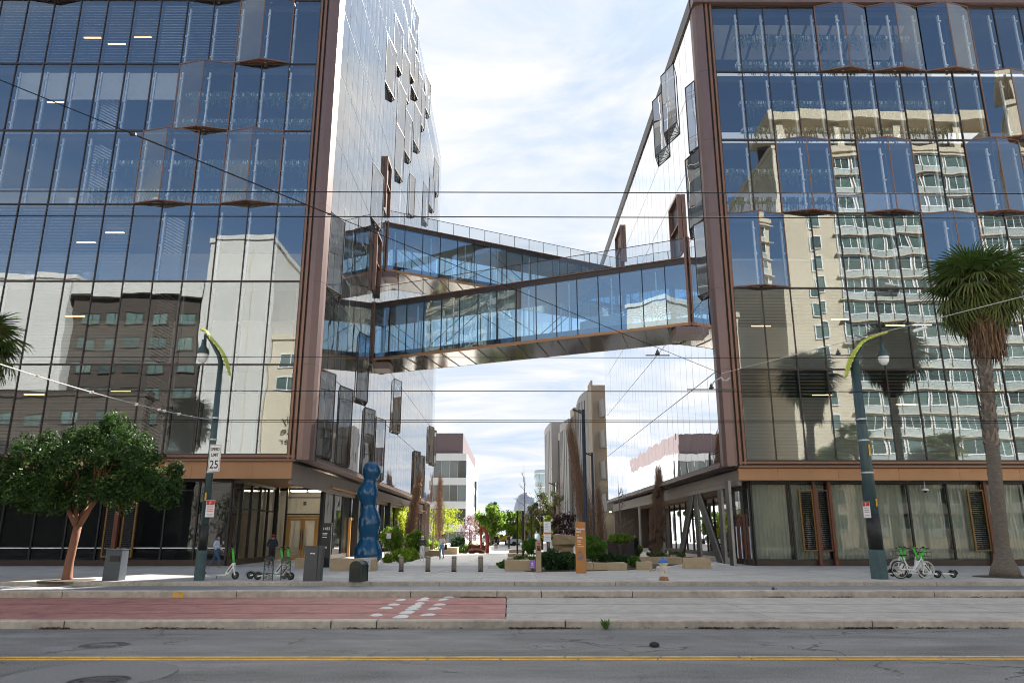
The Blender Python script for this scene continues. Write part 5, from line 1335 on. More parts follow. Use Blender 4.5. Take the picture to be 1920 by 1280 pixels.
# ------------------------------------------------------------------ scooters and bicycles
SWHITE = mat('scooter_white', (.66, .66, .64), .35, .1)
SGREEN = mat('scooter_green', (.05, .48, .03), .4)
TYRE = mat('tyre_rubber', (.012, .012, .013), .7)
SCO = []
def scooter(label, x, y, rz, grp='rental scooters'):
    if SCO: return copy_tree(SCO[0], None, (x, y, .16), rz, label)
    t = thing('scooter', label, 'scooter', (x, y, .16), rz, grp)
    mb = MB(); mb.box(-.42, .32, -.08, .08, .15, .20); mb.beam((.32, 0, .175), (.42, 0, .22), .15, .05); mb.beam((-.42, 0, .175), (-.62, 0, .14), .07, .05); part('deck', mb, SWHITE, t)
    mb = MB(); mb.box(-.41, .31, -.07, .07, .202, .212); part('deck_grip', mb, BLACKP, t)
    for wx in (-.62, .70):
        mb = MB(); V = []; F = []; R, r_ = .115, .035
        for i in range(20):
            for k in range(8):
                a, b = 2 * pi * i / 20, 2 * pi * k / 8; V.append((wx + (R + r_ * cos(b)) * cos(a), r_ * sin(b) * 1.1, .15 + (R + r_ * cos(b)) * sin(a)))
        for i in range(20):
            for k in range(8): F.append((i * 8 + k, ((i + 1) % 20) * 8 + k, ((i + 1) % 20) * 8 + (k + 1) % 8, i * 8 + (k + 1) % 8))
        mb.add(V, F); w_ = part('wheel', mb, TYRE, t, True)
        mb = MB(); mb.tube([(wx, -.03, .15), (wx, .03, .15)], .085, 14); part('hub', mb, DGREY, w_)
    mb = MB()
    for i in range(8):
        a = pi * (.05 + .12 * i); c, s = cos(a), sin(a); c2, s2 = cos(a + pi * .12), sin(a + pi * .12)
        mb.add([(-.62 + .18 * c, -.06, .15 + .18 * s), (-.62 + .18 * c, .06, .15 + .18 * s), (-.62 + .18 * c2, .06, .15 + .18 * s2), (-.62 + .18 * c2, -.06, .15 + .18 * s2)], [(0, 1, 2, 3)])
    part('mudguard', mb, BLACKP, t)
    mb = MB(); mb.beam((.36, 0, .20), (.60, 0, .56), .11, .14); part('neck', mb, SWHITE, t)
    mb = MB(); mb.beam((.40, -.058, .27), (.57, -.058, .52), .004, .05); mb.beam((.40, .058, .27), (.57, .058, .52), .004, .05); part('neck_print', mb, DGREY, t)
    mb = MB(); mb.beam((.60, -.06, .55), (.70, -.065, .16), .025, .05); mb.beam((.60, .06, .55), (.70, .065, .16), .025, .05); mb.obox((.605, 0, .57), (.10, .14, .1)); part('fork', mb, SWHITE, t)
    mb = MB(); mb.tube([(.605, 0, .6), (.50, 0, 1.13)], [.045, .038], 10); part('stem', mb, SGREEN, t, True)
    mb = MB(); mb.tube([(.49, -.13, 1.15), (.49, .13, 1.15)], .03, 8); hb = part('handlebar', mb, SGREEN, t)
    mb = MB()
    for s in (-1, 1): mb.tube([(.49, s * .13, 1.15), (.46, s * .27, 1.15)], .022, 8); mb.tube([(.53, s * .14, 1.13), (.55, s * .24, 1.11)], .008, 5)
    part('grip', mb, BLACKP, hb)
    mb = MB(); mb.obox((.51, 0, 1.20), (.08, .1, .06)); part('phone_mount', mb, BLACKP, t)
    mb = MB(); mb.beam((-.05, .09, .15), (-.12, .2, .01), .02, .02); part('kickstand', mb, DGREY, t)
    SCO.append(t); return t
x, y = gp(407, 1085.5); scooter('white and green scooter parked alone beside the left street lamp', x, y, 0.0)
x, y = gp(492, 1086); scooter('white and green scooter parked left of the wire rack, behind the other', x, y + .45, .06)
x, y = gp(506, 1087); scooter('white and green scooter parked against the wire rack, nearer the kerb', x + .1, y + .05, -.1)
for px, py, rz, lab in ((1672, 1083, .05, 'white and green scooter leftmost of the right group, half behind the lamp post'), (1728, 1083, pi - .1, 'white and green scooter behind the bicycle wheel, facing left'), (1700, 1080, .12, 'white and green scooter in the middle of the right group'), (1761, 1083, pi + .08, 'white and green scooter rightmost of the right group, its rear wheel alone at the right')):
    x, y = gp(px, py); scooter(lab, x, y, rz)
RIM = mat('silver_rim', (.45, .45, .46), .35, .6)
BIK = []
def bicycle(label, x, y, rz):
    if BIK: return copy_tree(BIK[0], None, (x, y, .16), rz, label)
    t = thing('bicycle', label, 'bicycle', (x, y, .16), rz, 'rental bicycles')
    for wx in (-.52, .52):
        def torus(R, r_, m_, nm, par):
            mb = MB(); V = []; F = []; n, k_ = 32, 6
            for i in range(n):
                for k in range(k_):
                    a, b = 2 * pi * i / n, 2 * pi * k / k_; V.append((wx + (R + r_ * cos(b)) * cos(a), r_ * sin(b), .35 + (R + r_ * cos(b)) * sin(a)))
            for i in range(n):
                for k in range(k_): F.append((i * k_ + k, ((i + 1) % n) * k_ + k, ((i + 1) % n) * k_ + (k + 1) % k_, i * k_ + (k + 1) % k_))
            mb.add(V, F); return part(nm, mb, m_, par, True)
        w_ = torus(.325, .022, TYRE if wx < 0 else RIM, 'wheel', t); torus(.295, .012, RIM, 'rim', w_)
        mb = MB()
        for i in range(14): a = 2 * pi * i / 14; mb.beam((wx, 0, .35), (wx + .29 * cos(a), 0, .35 + .29 * sin(a)), .004, .004)
        mb.tube([(wx, -.05, .35), (wx, .05, .35)], .04, 10); part('spokes', mb, RIM, w_)
    mb = MB(); H = lambda *a: mb.tube(a, .028, 8)
    H((.40, 0, .80), (.05, 0, .33), (-.2, 0, .36)); H((-.2, 0, .36), (-.32, 0, .85)); H((-.2, .05, .36), (-.52, .05, .35)); H((-.27, .05, .66), (-.52, .05, .35)); H((.38, 0, .86), (.52, .06, .35)); H((.40, 0, .80), (.36, 0, 1.0))
    part('frame', mb, SWHITE, t)
    mb = MB(); mb.obox((-.34, 0, .90), (.26, .14, .06)); part('saddle', mb, BLACKP, t)
    mb = MB(); mb.tube([(.34, -.28, 1.04), (.36, -.1, 1.02), (.36, .1, 1.02), (.34, .28, 1.04)], .016, 6); part('handlebar', mb, BLACKP, t)
    mb = MB(); mb.obox((.58, 0, .86), (.3, .34, .02)); 
    for a in (-.17, .17): mb.beam((.44, a, 1.02), (.72, a, 1.02), .015, .015); mb.beam((.44, a, .86), (.44, a, 1.02), .012, .012); mb.beam((.72, a, .86), (.72, a, 1.02), .012, .012)
    part('basket', mb, DGREY, t)
    mb = MB(); mb.tube([(.365, 0, .86), (.36, 0, 1.0)], .04, 8); part('head_tube', mb, SGREEN, t)
    BIK.append(t); return t
x, y = gp(1731, 1084); bicycle('white and green bicycle whose pale front wheel stands foremost in the right group', x - .52, y - .3, .0)
x, y = gp(1712, 1080); bicycle('second bicycle with dark tyres, behind the pale wheel in the right group', x + .1, y + .35, pi)
# wire mesh rack
x, y = gp(520, 1087); t = thing('wire_rack', 'pair of dark wire mesh corral panels hiding the scooters', 'rack', (x, y, .16))
for s in (-.32, .32):
    mb = MB(); prof_ = [(s - .17, 0), (s - .17, .78), (s - .12, .85), (s + .12, .85), (s + .17, .78), (s + .17, 0)]
    mb.tube([(a, -.12 + .1 * s, b) for a, b in prof_], .022, 6); f = part('hoop', mb, LAMPG, t)
    mb = MB()
    for i in range(7):
        mb.beam((s - .16 + i * .053, -.12 + .1 * s, .04), (s - .16 + i * .053, -.12 + .1 * s, .84), .006, .006)
    for i in range(15): mb.beam((s - .165, -.12 + .1 * s, .05 + i * .055), (s + .165, -.12 + .1 * s, .05 + i * .055), .006, .006)
    for i in range(60): mb.obox((s + rng.uniform(-.15, .15), -.125 + .1 * s, rng.uniform(.05, .8)), (.04, .01, .03))
    part('wire_mesh', mb, mat('rack_grey', (.10, .09, .085), .6, .3), f)

# small litter and weeds on the road
x, y = gp(1227, 1212, 0); t = thing('dropped_object', 'small black dropped object with a thin tan cord on the asphalt', 'litter', (x, y, 0))
mb = MB(); mb.lathe([(.05, .005), (.09, .02), (.08, .06), (.03, .085), (.005, .09)], 12); part('black_lump', mb, mat('soft_black', (.02, .02, .03), .8), t, True)
mb = MB(); mb.tube([(-.06, .0, .012), (-.15, .02, .01), (-.24, -.01, .01), (-.32, -.05, .01)], .008, 5); part('cord', mb, mat('tan_cord', (.30, .2, .09), .8), t)
def weed(px, py, z, h, n, col, label):
    x, y = gp(px, py, z); mb = MB()
    for i in range(n):
        a = rng.uniform(0, 6.28); tl_ = rng.uniform(.2, .75); p = Vector((x + .02 * cos(a), y + .02 * sin(a), z)); L = h * rng.uniform(.6, 1.1); w = L * .06
        d = Vector((cos(a) * tl_, sin(a) * tl_ - .1, 1)).normalized(); s_ = d.cross(Vector((0, 1, .3))).normalized() * w
        q1 = p + d * L * .5; q2 = p + d * L + Vector((0, 0, -L * .2 * tl_)); mb.add([p - s_ * .5, p + s_ * .5, q1 + s_, q1 - s_, q2], [(0, 1, 2, 3), (3, 2, 4)])
    solo('weed', mb, col, label, 'weed', origin=(x, y, z))
weed(1136, 1179, 0, .24, 40, mat('weed_green', (.07, .14, .03), .7, island=.3, transl=.3), 'bright green weed tuft at the foot of the near tram kerb')
weed(1452, 1110, .03, .2, 26, mat('dry_weed', (.045, .03, .03), .9, island=.3), 'dark dry weed tuft on the far tram kerb')
weed(1697, 1110, .03, .14, 22, mat('olive_weed', (.09, .09, .03), .9, island=.3), 'small olive weed at the far tram kerb, right side')

# yellow digger and parked cars far down the passage
DY = mat('digger_yellow', (.60, .36, .02), .5)
x, y = gp(950, 1027); y = 118; p = at(950, 1018, y)
t = thing('digger', 'far yellow digger with raised boom at the end of the passage', 'digger', (p.x, y, .16))
mb = MB(); mb.box(-.2, 1.9, -.8, .8, .75, 1.4); part('body', mb, DY, t); mb = MB(); mb.box(.3, 1.2, -.7, .3, 1.4, 2.3); part('cab', mb, BLACKP, t)
mb = MB(); mb.beam((0, 0, 1.2), (-1.1, 0, .75), .25, .3); mb.beam((-1.1, 0, .6), (.9, 0, 2.4), .2, .25); part('boom', mb, DY, t)
mb = MB(); mb.box(-.3, 2.0, -1, -.5, 0, .7); mb.box(-.3, 2.0, .5, 1, 0, .7); part('track', mb, BLACKP, t)
CARW = mat('car_white', (.6, .61, .62), .25, .1, coat=.5); CARD = mat('car_grey', (.18, .19, .21), .25, .3, coat=.5)
def car(label, x, y, m_, rz):
    t = thing('parked_car', label, 'car', (x, y, .16), rz, 'cars at the far end of the passage')
    for nm, P, w, mm in (('car_body', [(-2.1, .35), (2.1, .35), (2.15, .75), (1.2, .95), (-2.05, .98)], .85, m_), ('car_cabin', [(-1.7, .96), (1.05, .95), (.35, 1.45), (-1.2, 1.48)], .75, mat('car_window', (.05, .06, .07), .1, spec=.8))):
        n = len(P); mb = MB(); mb.add([(a, -w, b) for a, b in P] + [(a, w, b) for a, b in P], [tuple(range(n)), tuple(range(2 * n - 1, n - 1, -1))] + [(i, n + i, n + (i + 1) % n, (i + 1) % n) for i in range(n)]); part(nm, mb, mm, t)
    for a in (-1.3, 1.3):
        for b in (-.82, .82):
            mb = MB(); mb.tube([(a, b - .09, .32), (a, b + .09, .32)], .32, 14); part('wheel', mb, TYRE, t)
car('white car parked far off, right of the digger', at(978, 1020, 112).x, 112, CARW, .2)
car('white van like car parked far off, left of the digger', at(920, 1020, 124).x, 124, CARW, 1.2)
car('grey car parked far off under the lime trees', at(938, 1020, 130).x, 130, CARD, .1)

# ------------------------------------------------------------------ people
SKIN = mat('skin', (.42, .24, .17), .6); SKIND = mat('skin_tan', (.34, .19, .12), .6); HAIRB = mat('black_hair', (.012, .010, .010), .5)
def person(label, x, y, rz, h, cols, pose, hair='long', cap=None):
    """cols: shirt, trousers, shoes, skin; pose: joint -> position (unit height, facing -Y)"""
    t = thing('person', label, 'person', (x, y, .16), rz)
    J = {'pel': (0, 0, .53), 'wai': (0, 0, .60), 'che': (0, .005, .73), 'nek': (0, .0, .83), 'hed': (0, -.01, .875), 'top': (0, -.005, .955),
         'shl': (-.105, 0, .80), 'ell': (-.135, .02, .63), 'hal': (-.14, -.02, .49), 'fil': (-.14, -.04, .44), 'shr': (.105, 0, .80), 'elr': (.135, .02, .63), 'har': (.14, -.02, .49), 'fir': (.14, -.04, .44),
         'hil': (-.055, 0, .51), 'knl': (-.06, -.01, .28), 'anl': (-.06, .015, .045), 'tol': (-.062, -.075, .02), 'hir': (.055, 0, .51), 'knr': (.06, -.01, .28), 'anr': (.06, .015, .045), 'tor': (.062, -.075, .02)}
    J.update(pose)
    R = {'pel': .082, 'wai': .074, 'che': .086, 'nek': .032, 'hed': .052, 'top': .046, 'shl': .044, 'ell': .031, 'hal': .021, 'fil': .016, 'hil': .062, 'knl': .043, 'anl': .029, 'tol': .024}
    E_ = [('pel', 'wai', 1), ('wai', 'che', 0), ('che', 'nek', 0), ('nek', 'hed', 3), ('hed', 'top', 3)]
    for s in 'lr': E_ += [('che', 'sh' + s, 0), ('sh' + s, 'el' + s, 0), ('el' + s, 'ha' + s, 0), ('ha' + s, 'fi' + s, 3), ('pel', 'hi' + s, 1), ('hi' + s, 'kn' + s, 1), ('kn' + s, 'an' + s, 1), ('an' + s, 'to' + s, 2)]
    names = list(J); idx = {n: i for i, n in enumerate(names)}
    me = bpy.data.meshes.new('body'); me.from_pydata([Vector(J[n]) * h for n in names], [(idx[a], idx[b]) for a, b, _ in E_], []); me.update()
    o = bpy.data.objects.new('body', me); COL.objects.link(o)
    o.modifiers.new('skin', 'SKIN'); sv = me.skin_vertices[0].data
    for n in names:
        r_ = R.get(n, R.get(n[:2] + 'l', .04)) * h; sv[idx[n]].radius = (r_ * (1.25 if n in ('che', 'pel', 'wai') else 1), r_ * (.85 if n in ('che', 'wai') else 1))
        sv[idx[n]].use_root = n == 'pel'
    ss = o.modifiers.new('sub', 'SUBSURF'); ss.levels = ss.render_levels = 2
    bpy.context.view_layer.update()
    m2 = bpy.data.meshes.new_from_object(o.evaluated_get(bpy.context.evaluated_depsgraph_get())); m2.name = 'body'
    bpy.data.objects.remove(o); bpy.data.meshes.remove(me)
    m2.materials.clear()
    for c in cols: m2.materials.append(c)
    seg = [(Vector(J[a]) * h, Vector(J[b]) * h, k) for a, b, k in E_]
    mi = []
    for f in m2.polygons:
        c = f.center; best = None
        for a, b, k in seg:
            ab = b - a; u_ = max(0, min(1, (c - a).dot(ab) / ab.length_squared)); d = (c - a - ab * u_).length
            if best is None or d < best[0]: best = (d, k)
        k = best[1]
        if k == 0 and c.z > .835 * h and abs(c.x) < .06 * h: k = 3
        mi.append(k)
    m2.polygons.foreach_set('material_index', mi); m2.polygons.foreach_set('use_smooth', [True] * len(mi))
    link('body', m2, t)
    hd = Vector(J['hed']) * h; tp = Vector(J['top']) * h; c = (hd + tp) / 2 + Vector((0, .012 * h, .005 * h))
    def blob(nm, c, rx, ry, rz_, m_, cut=None):
        mb = MB(); V = []; n, k_ = 14, 8
        for j in range(k_ + 1):
            for i in range(n):
                a, b = 2 * pi * i / n, pi * j / k_; V.append((c.x + rx * sin(b) * cos(a), c.y + ry * sin(b) * sin(a), c.z + rz_ * cos(b)))
        mb.add(V, [(j * n + i, (j + 1) * n + i, (j + 1) * n + (i + 1) % n, j * n + (i + 1) % n) for j in range(k_) for i in range(n)]); return part(nm, mb, m_, t, True)
    if hair == "long": blob('hair', c + Vector((0, .012 * h, .004 * h)), .053 * h, .055 * h, .066 * h, HAIRB); blob('hair_length', c + Vector((0, .035 * h, -.07 * h)), .046 * h, .026 * h, .085 * h, HAIRB)
    elif hair == 'short': blob('hair', c + Vector((0, .012 * h, .012 * h)), .052 * h, .054 * h, .055 * h, HAIRB)
    elif hair == 'scarf': blob('headscarf', c + Vector((0, .012 * h, .004 * h)), .056 * h, .058 * h, .07 * h, WHITE); blob('scarf_drape', c + Vector((0, .01 * h, -.085 * h)), .075 * h, .06 * h, .05 * h, WHITE)
    if cap: blob('cap', c + Vector((0, .004 * h, .022 * h)), .056 * h, .06 * h, .045 * h, cap); mb = MB(); mb.prism([(-.04 * h, -.1 * h), (.04 * h, -.1 * h), (.045 * h, -.03 * h), (-.045 * h, -.03 * h)], c.z + .012 * h, c.z + .02 * h); part('cap_peak', mb, cap, t)
    # face: eyes, nose, mouth, ears
    f0 = Vector((0, c.y - .055 * h, c.z)); mb = MB()
    mb.add([f0 + Vector((-.008 * h, .012 * h, .008 * h)), f0 + Vector((.008 * h, .012 * h, .008 * h)), f0 + Vector((0, -.012 * h, -.012 * h)), f0 + Vector((0, .012 * h, -.016 * h))], [(0, 1, 2), (0, 2, 3), (1, 3, 2)]); part('nose', mb, cols[3], t)
    mb = MB()
    for s in (-1, 1): mb.obox(f0 + Vector((s * .02 * h, .006 * h, .008 * h)), (.014 * h, .01 * h, .006 * h))
    mb.obox(f0 + Vector((0, .008 * h, -.03 * h)), (.022 * h, .01 * h, .005 * h)); part('eyes_and_mouth', mb, HAIRB, t)
    # hands: four fingers and a thumb each
    for s, e in (('l', 'ha'), ('r', 'ha')):
        a, b = Vector(J['ha' + s]) * h, Vector(J['fi' + s]) * h; d = (b - a).normalized(); sd = d.orthogonal().normalized(); mb = MB()
        for k in range(4): q = b + sd * (.011 * h * (k - 1.5)); mb.tube([q - d * .01 * h, q + d * (.022 + .004 * (k in (1, 2))) * h, q + d * .036 * h + d.cross(sd) * .012 * h], [.0055 * h, .005 * h, .004 * h], 5)
        q = a + d * .02 * h + sd * .02 * h; mb.tube([q, q + sd * .018 * h + d * .014 * h, q + sd * .02 * h + d * .03 * h], [.007 * h, .006 * h, .0045 * h], 5)
        part('hand_fingers', mb, cols[3], t, True)
    return t
HOOD = mat('pale_blue_hoodie', (.42, .47, .58), .85); JEAN = mat('blue_jeans', (.045, .085, .16), .85); TAN = mat('tan_shoes', (.38, .24, .15), .7)
NAVY = mat('navy_jacket', (.012, .016, .03), .8); BLKC = mat('black_cloth', (.013, .013, .015), .85); WHT = mat('white_cloth', (.66, .65, .64), .85); CHAR = mat('charcoal_top', (.05, .05, .06), .85); LJEAN = mat('light_jeans', (.16, .24, .33), .85)
RCAP = mat('orange_red_cap', (.65, .06, .015), .6)
x, y = gp(402, 1066); walker = person('woman in pale blue hoodie and jeans striding right with a cup, by the left lamp', x, y, pi / 2, 1.68, [HOOD, JEAN, TAN, SKIN],
    {'knl': (-.05, -.13, .29), 'anl': (-.05, -.15, .06), 'tol': (-.05, -.225, .045), 'knr': (.05, .06, .28), 'anr': (.05, .22, .085), 'tor': (.05, .20, .015), 'ell': (-.13, .03, .65), 'hal': (-.10, -.11, .66), 'fil': (-.09, -.15, .685), 'elr': (.13, -.02, .65), 'har': (.12, -.14, .545), 'fir': (.12, -.17, .51), 'che': (0, -.015, .73), 'hed': (0, -.03, .875), 'nek': (0, -.018, .83), 'top': (0, -.03, .955)})
p = Vector((x + .27, y + .15, 1.37)); mb = MB(); mb.lathe([(.03, 0), (.04, .12), (.042, .125), (.035, .14)], 12, p); solo('paper_cup', mb, mat('paper_cup', (.6, .45, .36), .7), 'paper coffee cup held by the woman in the blue hoodie', 'cup', origin=tuple(p))
x, y = gp(508, 1060); person('person in navy jacket and red cap standing at the niche, seen from behind', x, y, pi + .35, 1.72, [NAVY, BLKC, BLKC, SKIN], {'ell': (-.16, .0, .64), 'hal': (-.09, -.10, .60), 'fil': (-.05, -.13, .60), 'elr': (.16, .0, .64), 'har': (.09, -.10, .60), 'fir': (.05, -.13, .60)}, 'short', RCAP)
x, y = gp(791, 1051); person('woman in white trousers and white headscarf looking at a phone', x, y, .15, 1.62, [CHAR, WHT, WHT, SKIND], {'ell': (-.14, -.01, .64), 'hal': (-.05, -.12, .67), 'fil': (-.01, -.15, .69), 'elr': (.14, -.01, .64), 'har': (.06, -.11, .66), 'fir': (.02, -.145, .68)}, 'scarf')
mb = MB(); mb.box(-.13, .13, -.05, .05, -.3, 0); mb.tube([(-.08, 0, 0), (-.06, 0, .3), (.04, 0, .38), (.08, 0, 0)], .012, 5); o = solo('tote_bag', mb, mat('cream_canvas', (.50, .40, .29), .9), 'cream tote bag hanging beside the woman in white trousers', 'bag'); o.location = (x + .30, y - .02, 1.05)
x, y = gp(828, 1048); person('woman in white top and light jeans walking, with dark hair', x, y, -.5, 1.68, [WHT, LJEAN, TAN, SKIND], {'knl': (-.06, -.05, .28), 'anl': (-.06, -.03, .045), 'tol': (-.06, -.11, .02), 'anr': (.06, .06, .06), 'tor': (.06, -.02, .02), 'elr': (.15, .03, .66), 'har': (.13, -.09, .64), 'fir': (.11, -.13, .65)}, 'short')
mb = MB(); mb.box(-.08, .08, -.18, .18, -.36, 0); mb.tube([(0, -.14, 0), (-.05, -.1, .4), (-.08, .02, .5), (0, .14, 0)], .012, 5); o = solo('shoulder_bag', mb, BLKC, 'black shoulder bag on the woman in light jeans', 'bag'); o.location = (x + .26, y + .05, 1.17)
x, y = gp(930, 1030); person('person all in black walking towards the street, far down the passage', x, y, 0, 1.74, [BLKC, BLKC, WHT, SKIN], {'knl': (-.06, -.05, .28), 'anl': (-.06, -.04, .045), 'tol': (-.06, -.12, .02), 'anr': (.06, .07, .06), 'tor': (.06, -.01, .02)}, 'short')
x, y = gp(954, 1029); person('far person in dark jacket standing near the digger, beside grey trousers', x, y + 3, 2.2, 1.7, [NAVY, DGREY, BLKC, SKIN], {}, 'short')
x, y = gp(882, 1030); person('dark clothed person under the pink blossom tree', x - .2, y + 4, 1.0, 1.68, [BLKC, BLKC, BLKC, SKIN], {}, 'short')
x, y = gp(1196, 1045); person('person in black in the shade of the right building near the planter', x, y + 1, .4, 1.72, [BLKC, BLKC, BLKC, SKIN], {}, 'short')
# ------------------------------------------------------------------ vegetation
def leafmat(name, col, transl=.35, island=.35): return mat(name, col, .55, var=.10, scale=.8, island=island, transl=transl, spec=.3)
L_DARK = leafmat('dark_glossy_leaf', (.034, .075, .013), .35, .6)
L_LIME = leafmat('lime_spring_leaf', (.36, .42, .03), .58)
L_GREEN = leafmat('fresh_green_leaf', (.17, .28, .03), .55)
L_BOX = leafmat('clipped_box_leaf', (.09, .19, .022), .45)
L_DEEP = leafmat('deep_green_leaf', (.035, .085, .022), .4)
L_MOUND = leafmat('lime_mound_leaf', (.26, .40, .03), .5)
L_PINK = leafmat('pink_blossom', (.38, .25, .28), .4)
L_PURP = leafmat('purple_leaf', (.06, .022, .03), .3)
L_BROWN = leafmat('dry_brown_leaf', (.26, .15, .075), .4)
L_OLIVE = leafmat('olive_leaf', (.12, .15, .05), .45)
BARK = mat('grey_bark', (.16, .12, .095), .9, var=.2, scale=8, bump=.4)
BARKR = mat('red_bark', (.19, .085, .05), .85, var=.22, scale=6, bump=.5, stretch=(1, 1, .35))
TWIG = mat('brown_twig', (.22, .13, .085), .9, var=.2, island=.35)
TWIGG = mat('grey_twig', (.14, .11, .095), .9, var=.2)
DARKBARK = mat('dark_bark', (.05, .035, .028), .9, var=.2)

def leaves(name, m, centers, radii, per, size, parent=None, hollow=.55, flat=1.0, kind=None, upbias=.3, loc=None):
    """leaf quads spread through clumps (centres, radii); everything in world space, minus loc"""
    C = np.repeat(np.asarray(centers, float), per, axis=0); R = np.repeat(np.asarray(radii, float).reshape(-1, 1), per, axis=0)
    n = len(C); d = NR.normal(size=(n, 3)); d /= np.linalg.norm(d, axis=1, keepdims=True)
    P = C + d * R * (hollow + (1 - hollow) * NR.rand(n, 1)) * np.array([1, 1, flat])
    nrm = d * .7 + NR.normal(size=(n, 3)) * .6 + np.array([0, 0, upbias]); nrm /= np.linalg.norm(nrm, axis=1, keepdims=True)
    a = np.cross(nrm, NR.normal(size=(n, 3))); a /= np.linalg.norm(a, axis=1, keepdims=True) + 1e-9; b = np.cross(nrm, a)
    s = size * (.6 + .8 * NR.rand(n, 1)); L = a * s; Wd = b * s * .42
    V = np.stack([P - L, P + Wd + nrm * s * .12, P + L, P - Wd + nrm * s * .12], axis=1).reshape(-1, 3)
    if loc is not None: V = V - np.array(loc)
    me = bpy.data.meshes.new(name); me.vertices.add(4 * n); me.vertices.foreach_set('co', V.astype(np.float32).ravel())
    me.loops.add(4 * n); me.loops.foreach_set('vertex_index', np.arange(4 * n, dtype=np.int32))
    me.polygons.add(n); me.polygons.foreach_set('loop_start', np.arange(0, 4 * n, 4, dtype=np.int32)); me.polygons.foreach_set('loop_total', np.full(n, 4, dtype=np.int32))
    me.materials.append(m); me.update(calc_edges=True); me.validate()
    return link(name, me, parent, kind=kind)
def clumps(c, rad, n, r0, r1, shell=.75):
    out, rr = [], []
    for _ in range(n):
        d = NR.normal(size=3); d /= np.linalg.norm(d); k = shell + (1 - shell) * NR.rand() if NR.rand() < .75 else NR.rand() * shell
        r_ = r0 + (r1 - r0) * NR.rand(); out.append(np.array(c) + d * np.array(rad) * k); rr.append(r_)
    return out, rr
def branch(mb, p, d, L, r_, depth, spread=.5, up=.15, tips=None, nside=6):
    n = 4; pts = [p]; q = p.copy(); dd = d.copy()
    for i in range(n):
        dd = (dd + Vector((rng.uniform(-.12, .12), rng.uniform(-.12, .12), rng.uniform(-.05, .12) + up * .2))).normalized(); q = q + dd * L / n; pts.append(q.copy())
    mb.tube(pts, [r_ * (1 - .45 * i / n) for i in range(n + 1)], nside, cap=False)
    if depth == 0:
        if tips is not None: tips.append(q)
        return
    for k in range(rng.choice((2, 3, 3))):
        a = rng.uniform(0, 6.28); sd = dd.orthogonal().normalized(); sd = Matrix.Rotation(a, 3, dd) @ sd
        branch(mb, pts[rng.choice((2, 3, 4))], (dd + sd * spread * rng.uniform(.6, 1.4) + Vector((0, 0, up))).normalized(), L * rng.uniform(.55, .8), r_ * .5, depth - 1, spread, up, tips, max(3, nside - 1))

# broad red-barked street tree at the left
x, y = gp(120, 1088); y += .2
t = thing('street_tree', 'broad dark green street tree with forked red trunk on the left sidewalk', 'tree', (x, y, .16))
fk = at(146, 985, y) - Vector((x, y, .16)); mb = MB()
mb.tube([(0, 0, -.1), tuple(fk * .06 + Vector((-.02, 0, 0))), tuple(fk * .32 + Vector((-.05, 0, 0))), tuple(fk * .65 + Vector((-.03, 0, 0))), tuple(fk)], [.25, .18, .155, .145, .15], 12)
tips = []
for px, py in ((128, 950), (163, 948), (182, 935), (140, 925)):
    e = at(px, py, y + rng.uniform(-.5, .6)) - Vector((x, y, .16)); mid = (fk + e) / 2 + Vector((-.05, rng.uniform(-.2, .2), .1)); mb.tube([fk + Vector((0, 0, -.1)), mid, e], [.12, .09, .07], 8)
    for k in range(4): branch(mb, e, Vector((rng.uniform(-1, 1), rng.uniform(-.8, .8), .7)).normalized(), 1.2, .05, 1, .6, .2, tips)
part('trunk', mb, BARKR, t, True)
cs, rs = [], []
W0 = Vector((x, y, .16))
for px, py, rx, rz, n in ((165, 890, 150, 60, 46), (80, 880, 75, 55, 22), (250, 880, 80, 62, 24), (170, 815, 70, 38, 16), (215, 835, 70, 35, 12), (40, 920, 50, 30, 8), (285, 920, 48, 35, 10), (120, 925, 90, 25, 12)):
    c = at(px, py, y) - W0; k = 30.0 / 1460
    a, b = clumps(tuple(c), (rx * k, 2.3 * min(1, rx / 90), rz * k), n, .34, .62); cs += a; rs += b
leaves('crown', L_DARK, cs, rs, 270, .078, t, .45)
mb = MB(); mb.lathe([(1.05, -.05), (1.0, .012), (.4, .03), (.1, .03)], 22, (x, y, .158)); struct('tree_pit_soil', mb, mat('soil', (.055, .042, .032), .95, var=.3, scale=20, bump=.6), kind='stuff')

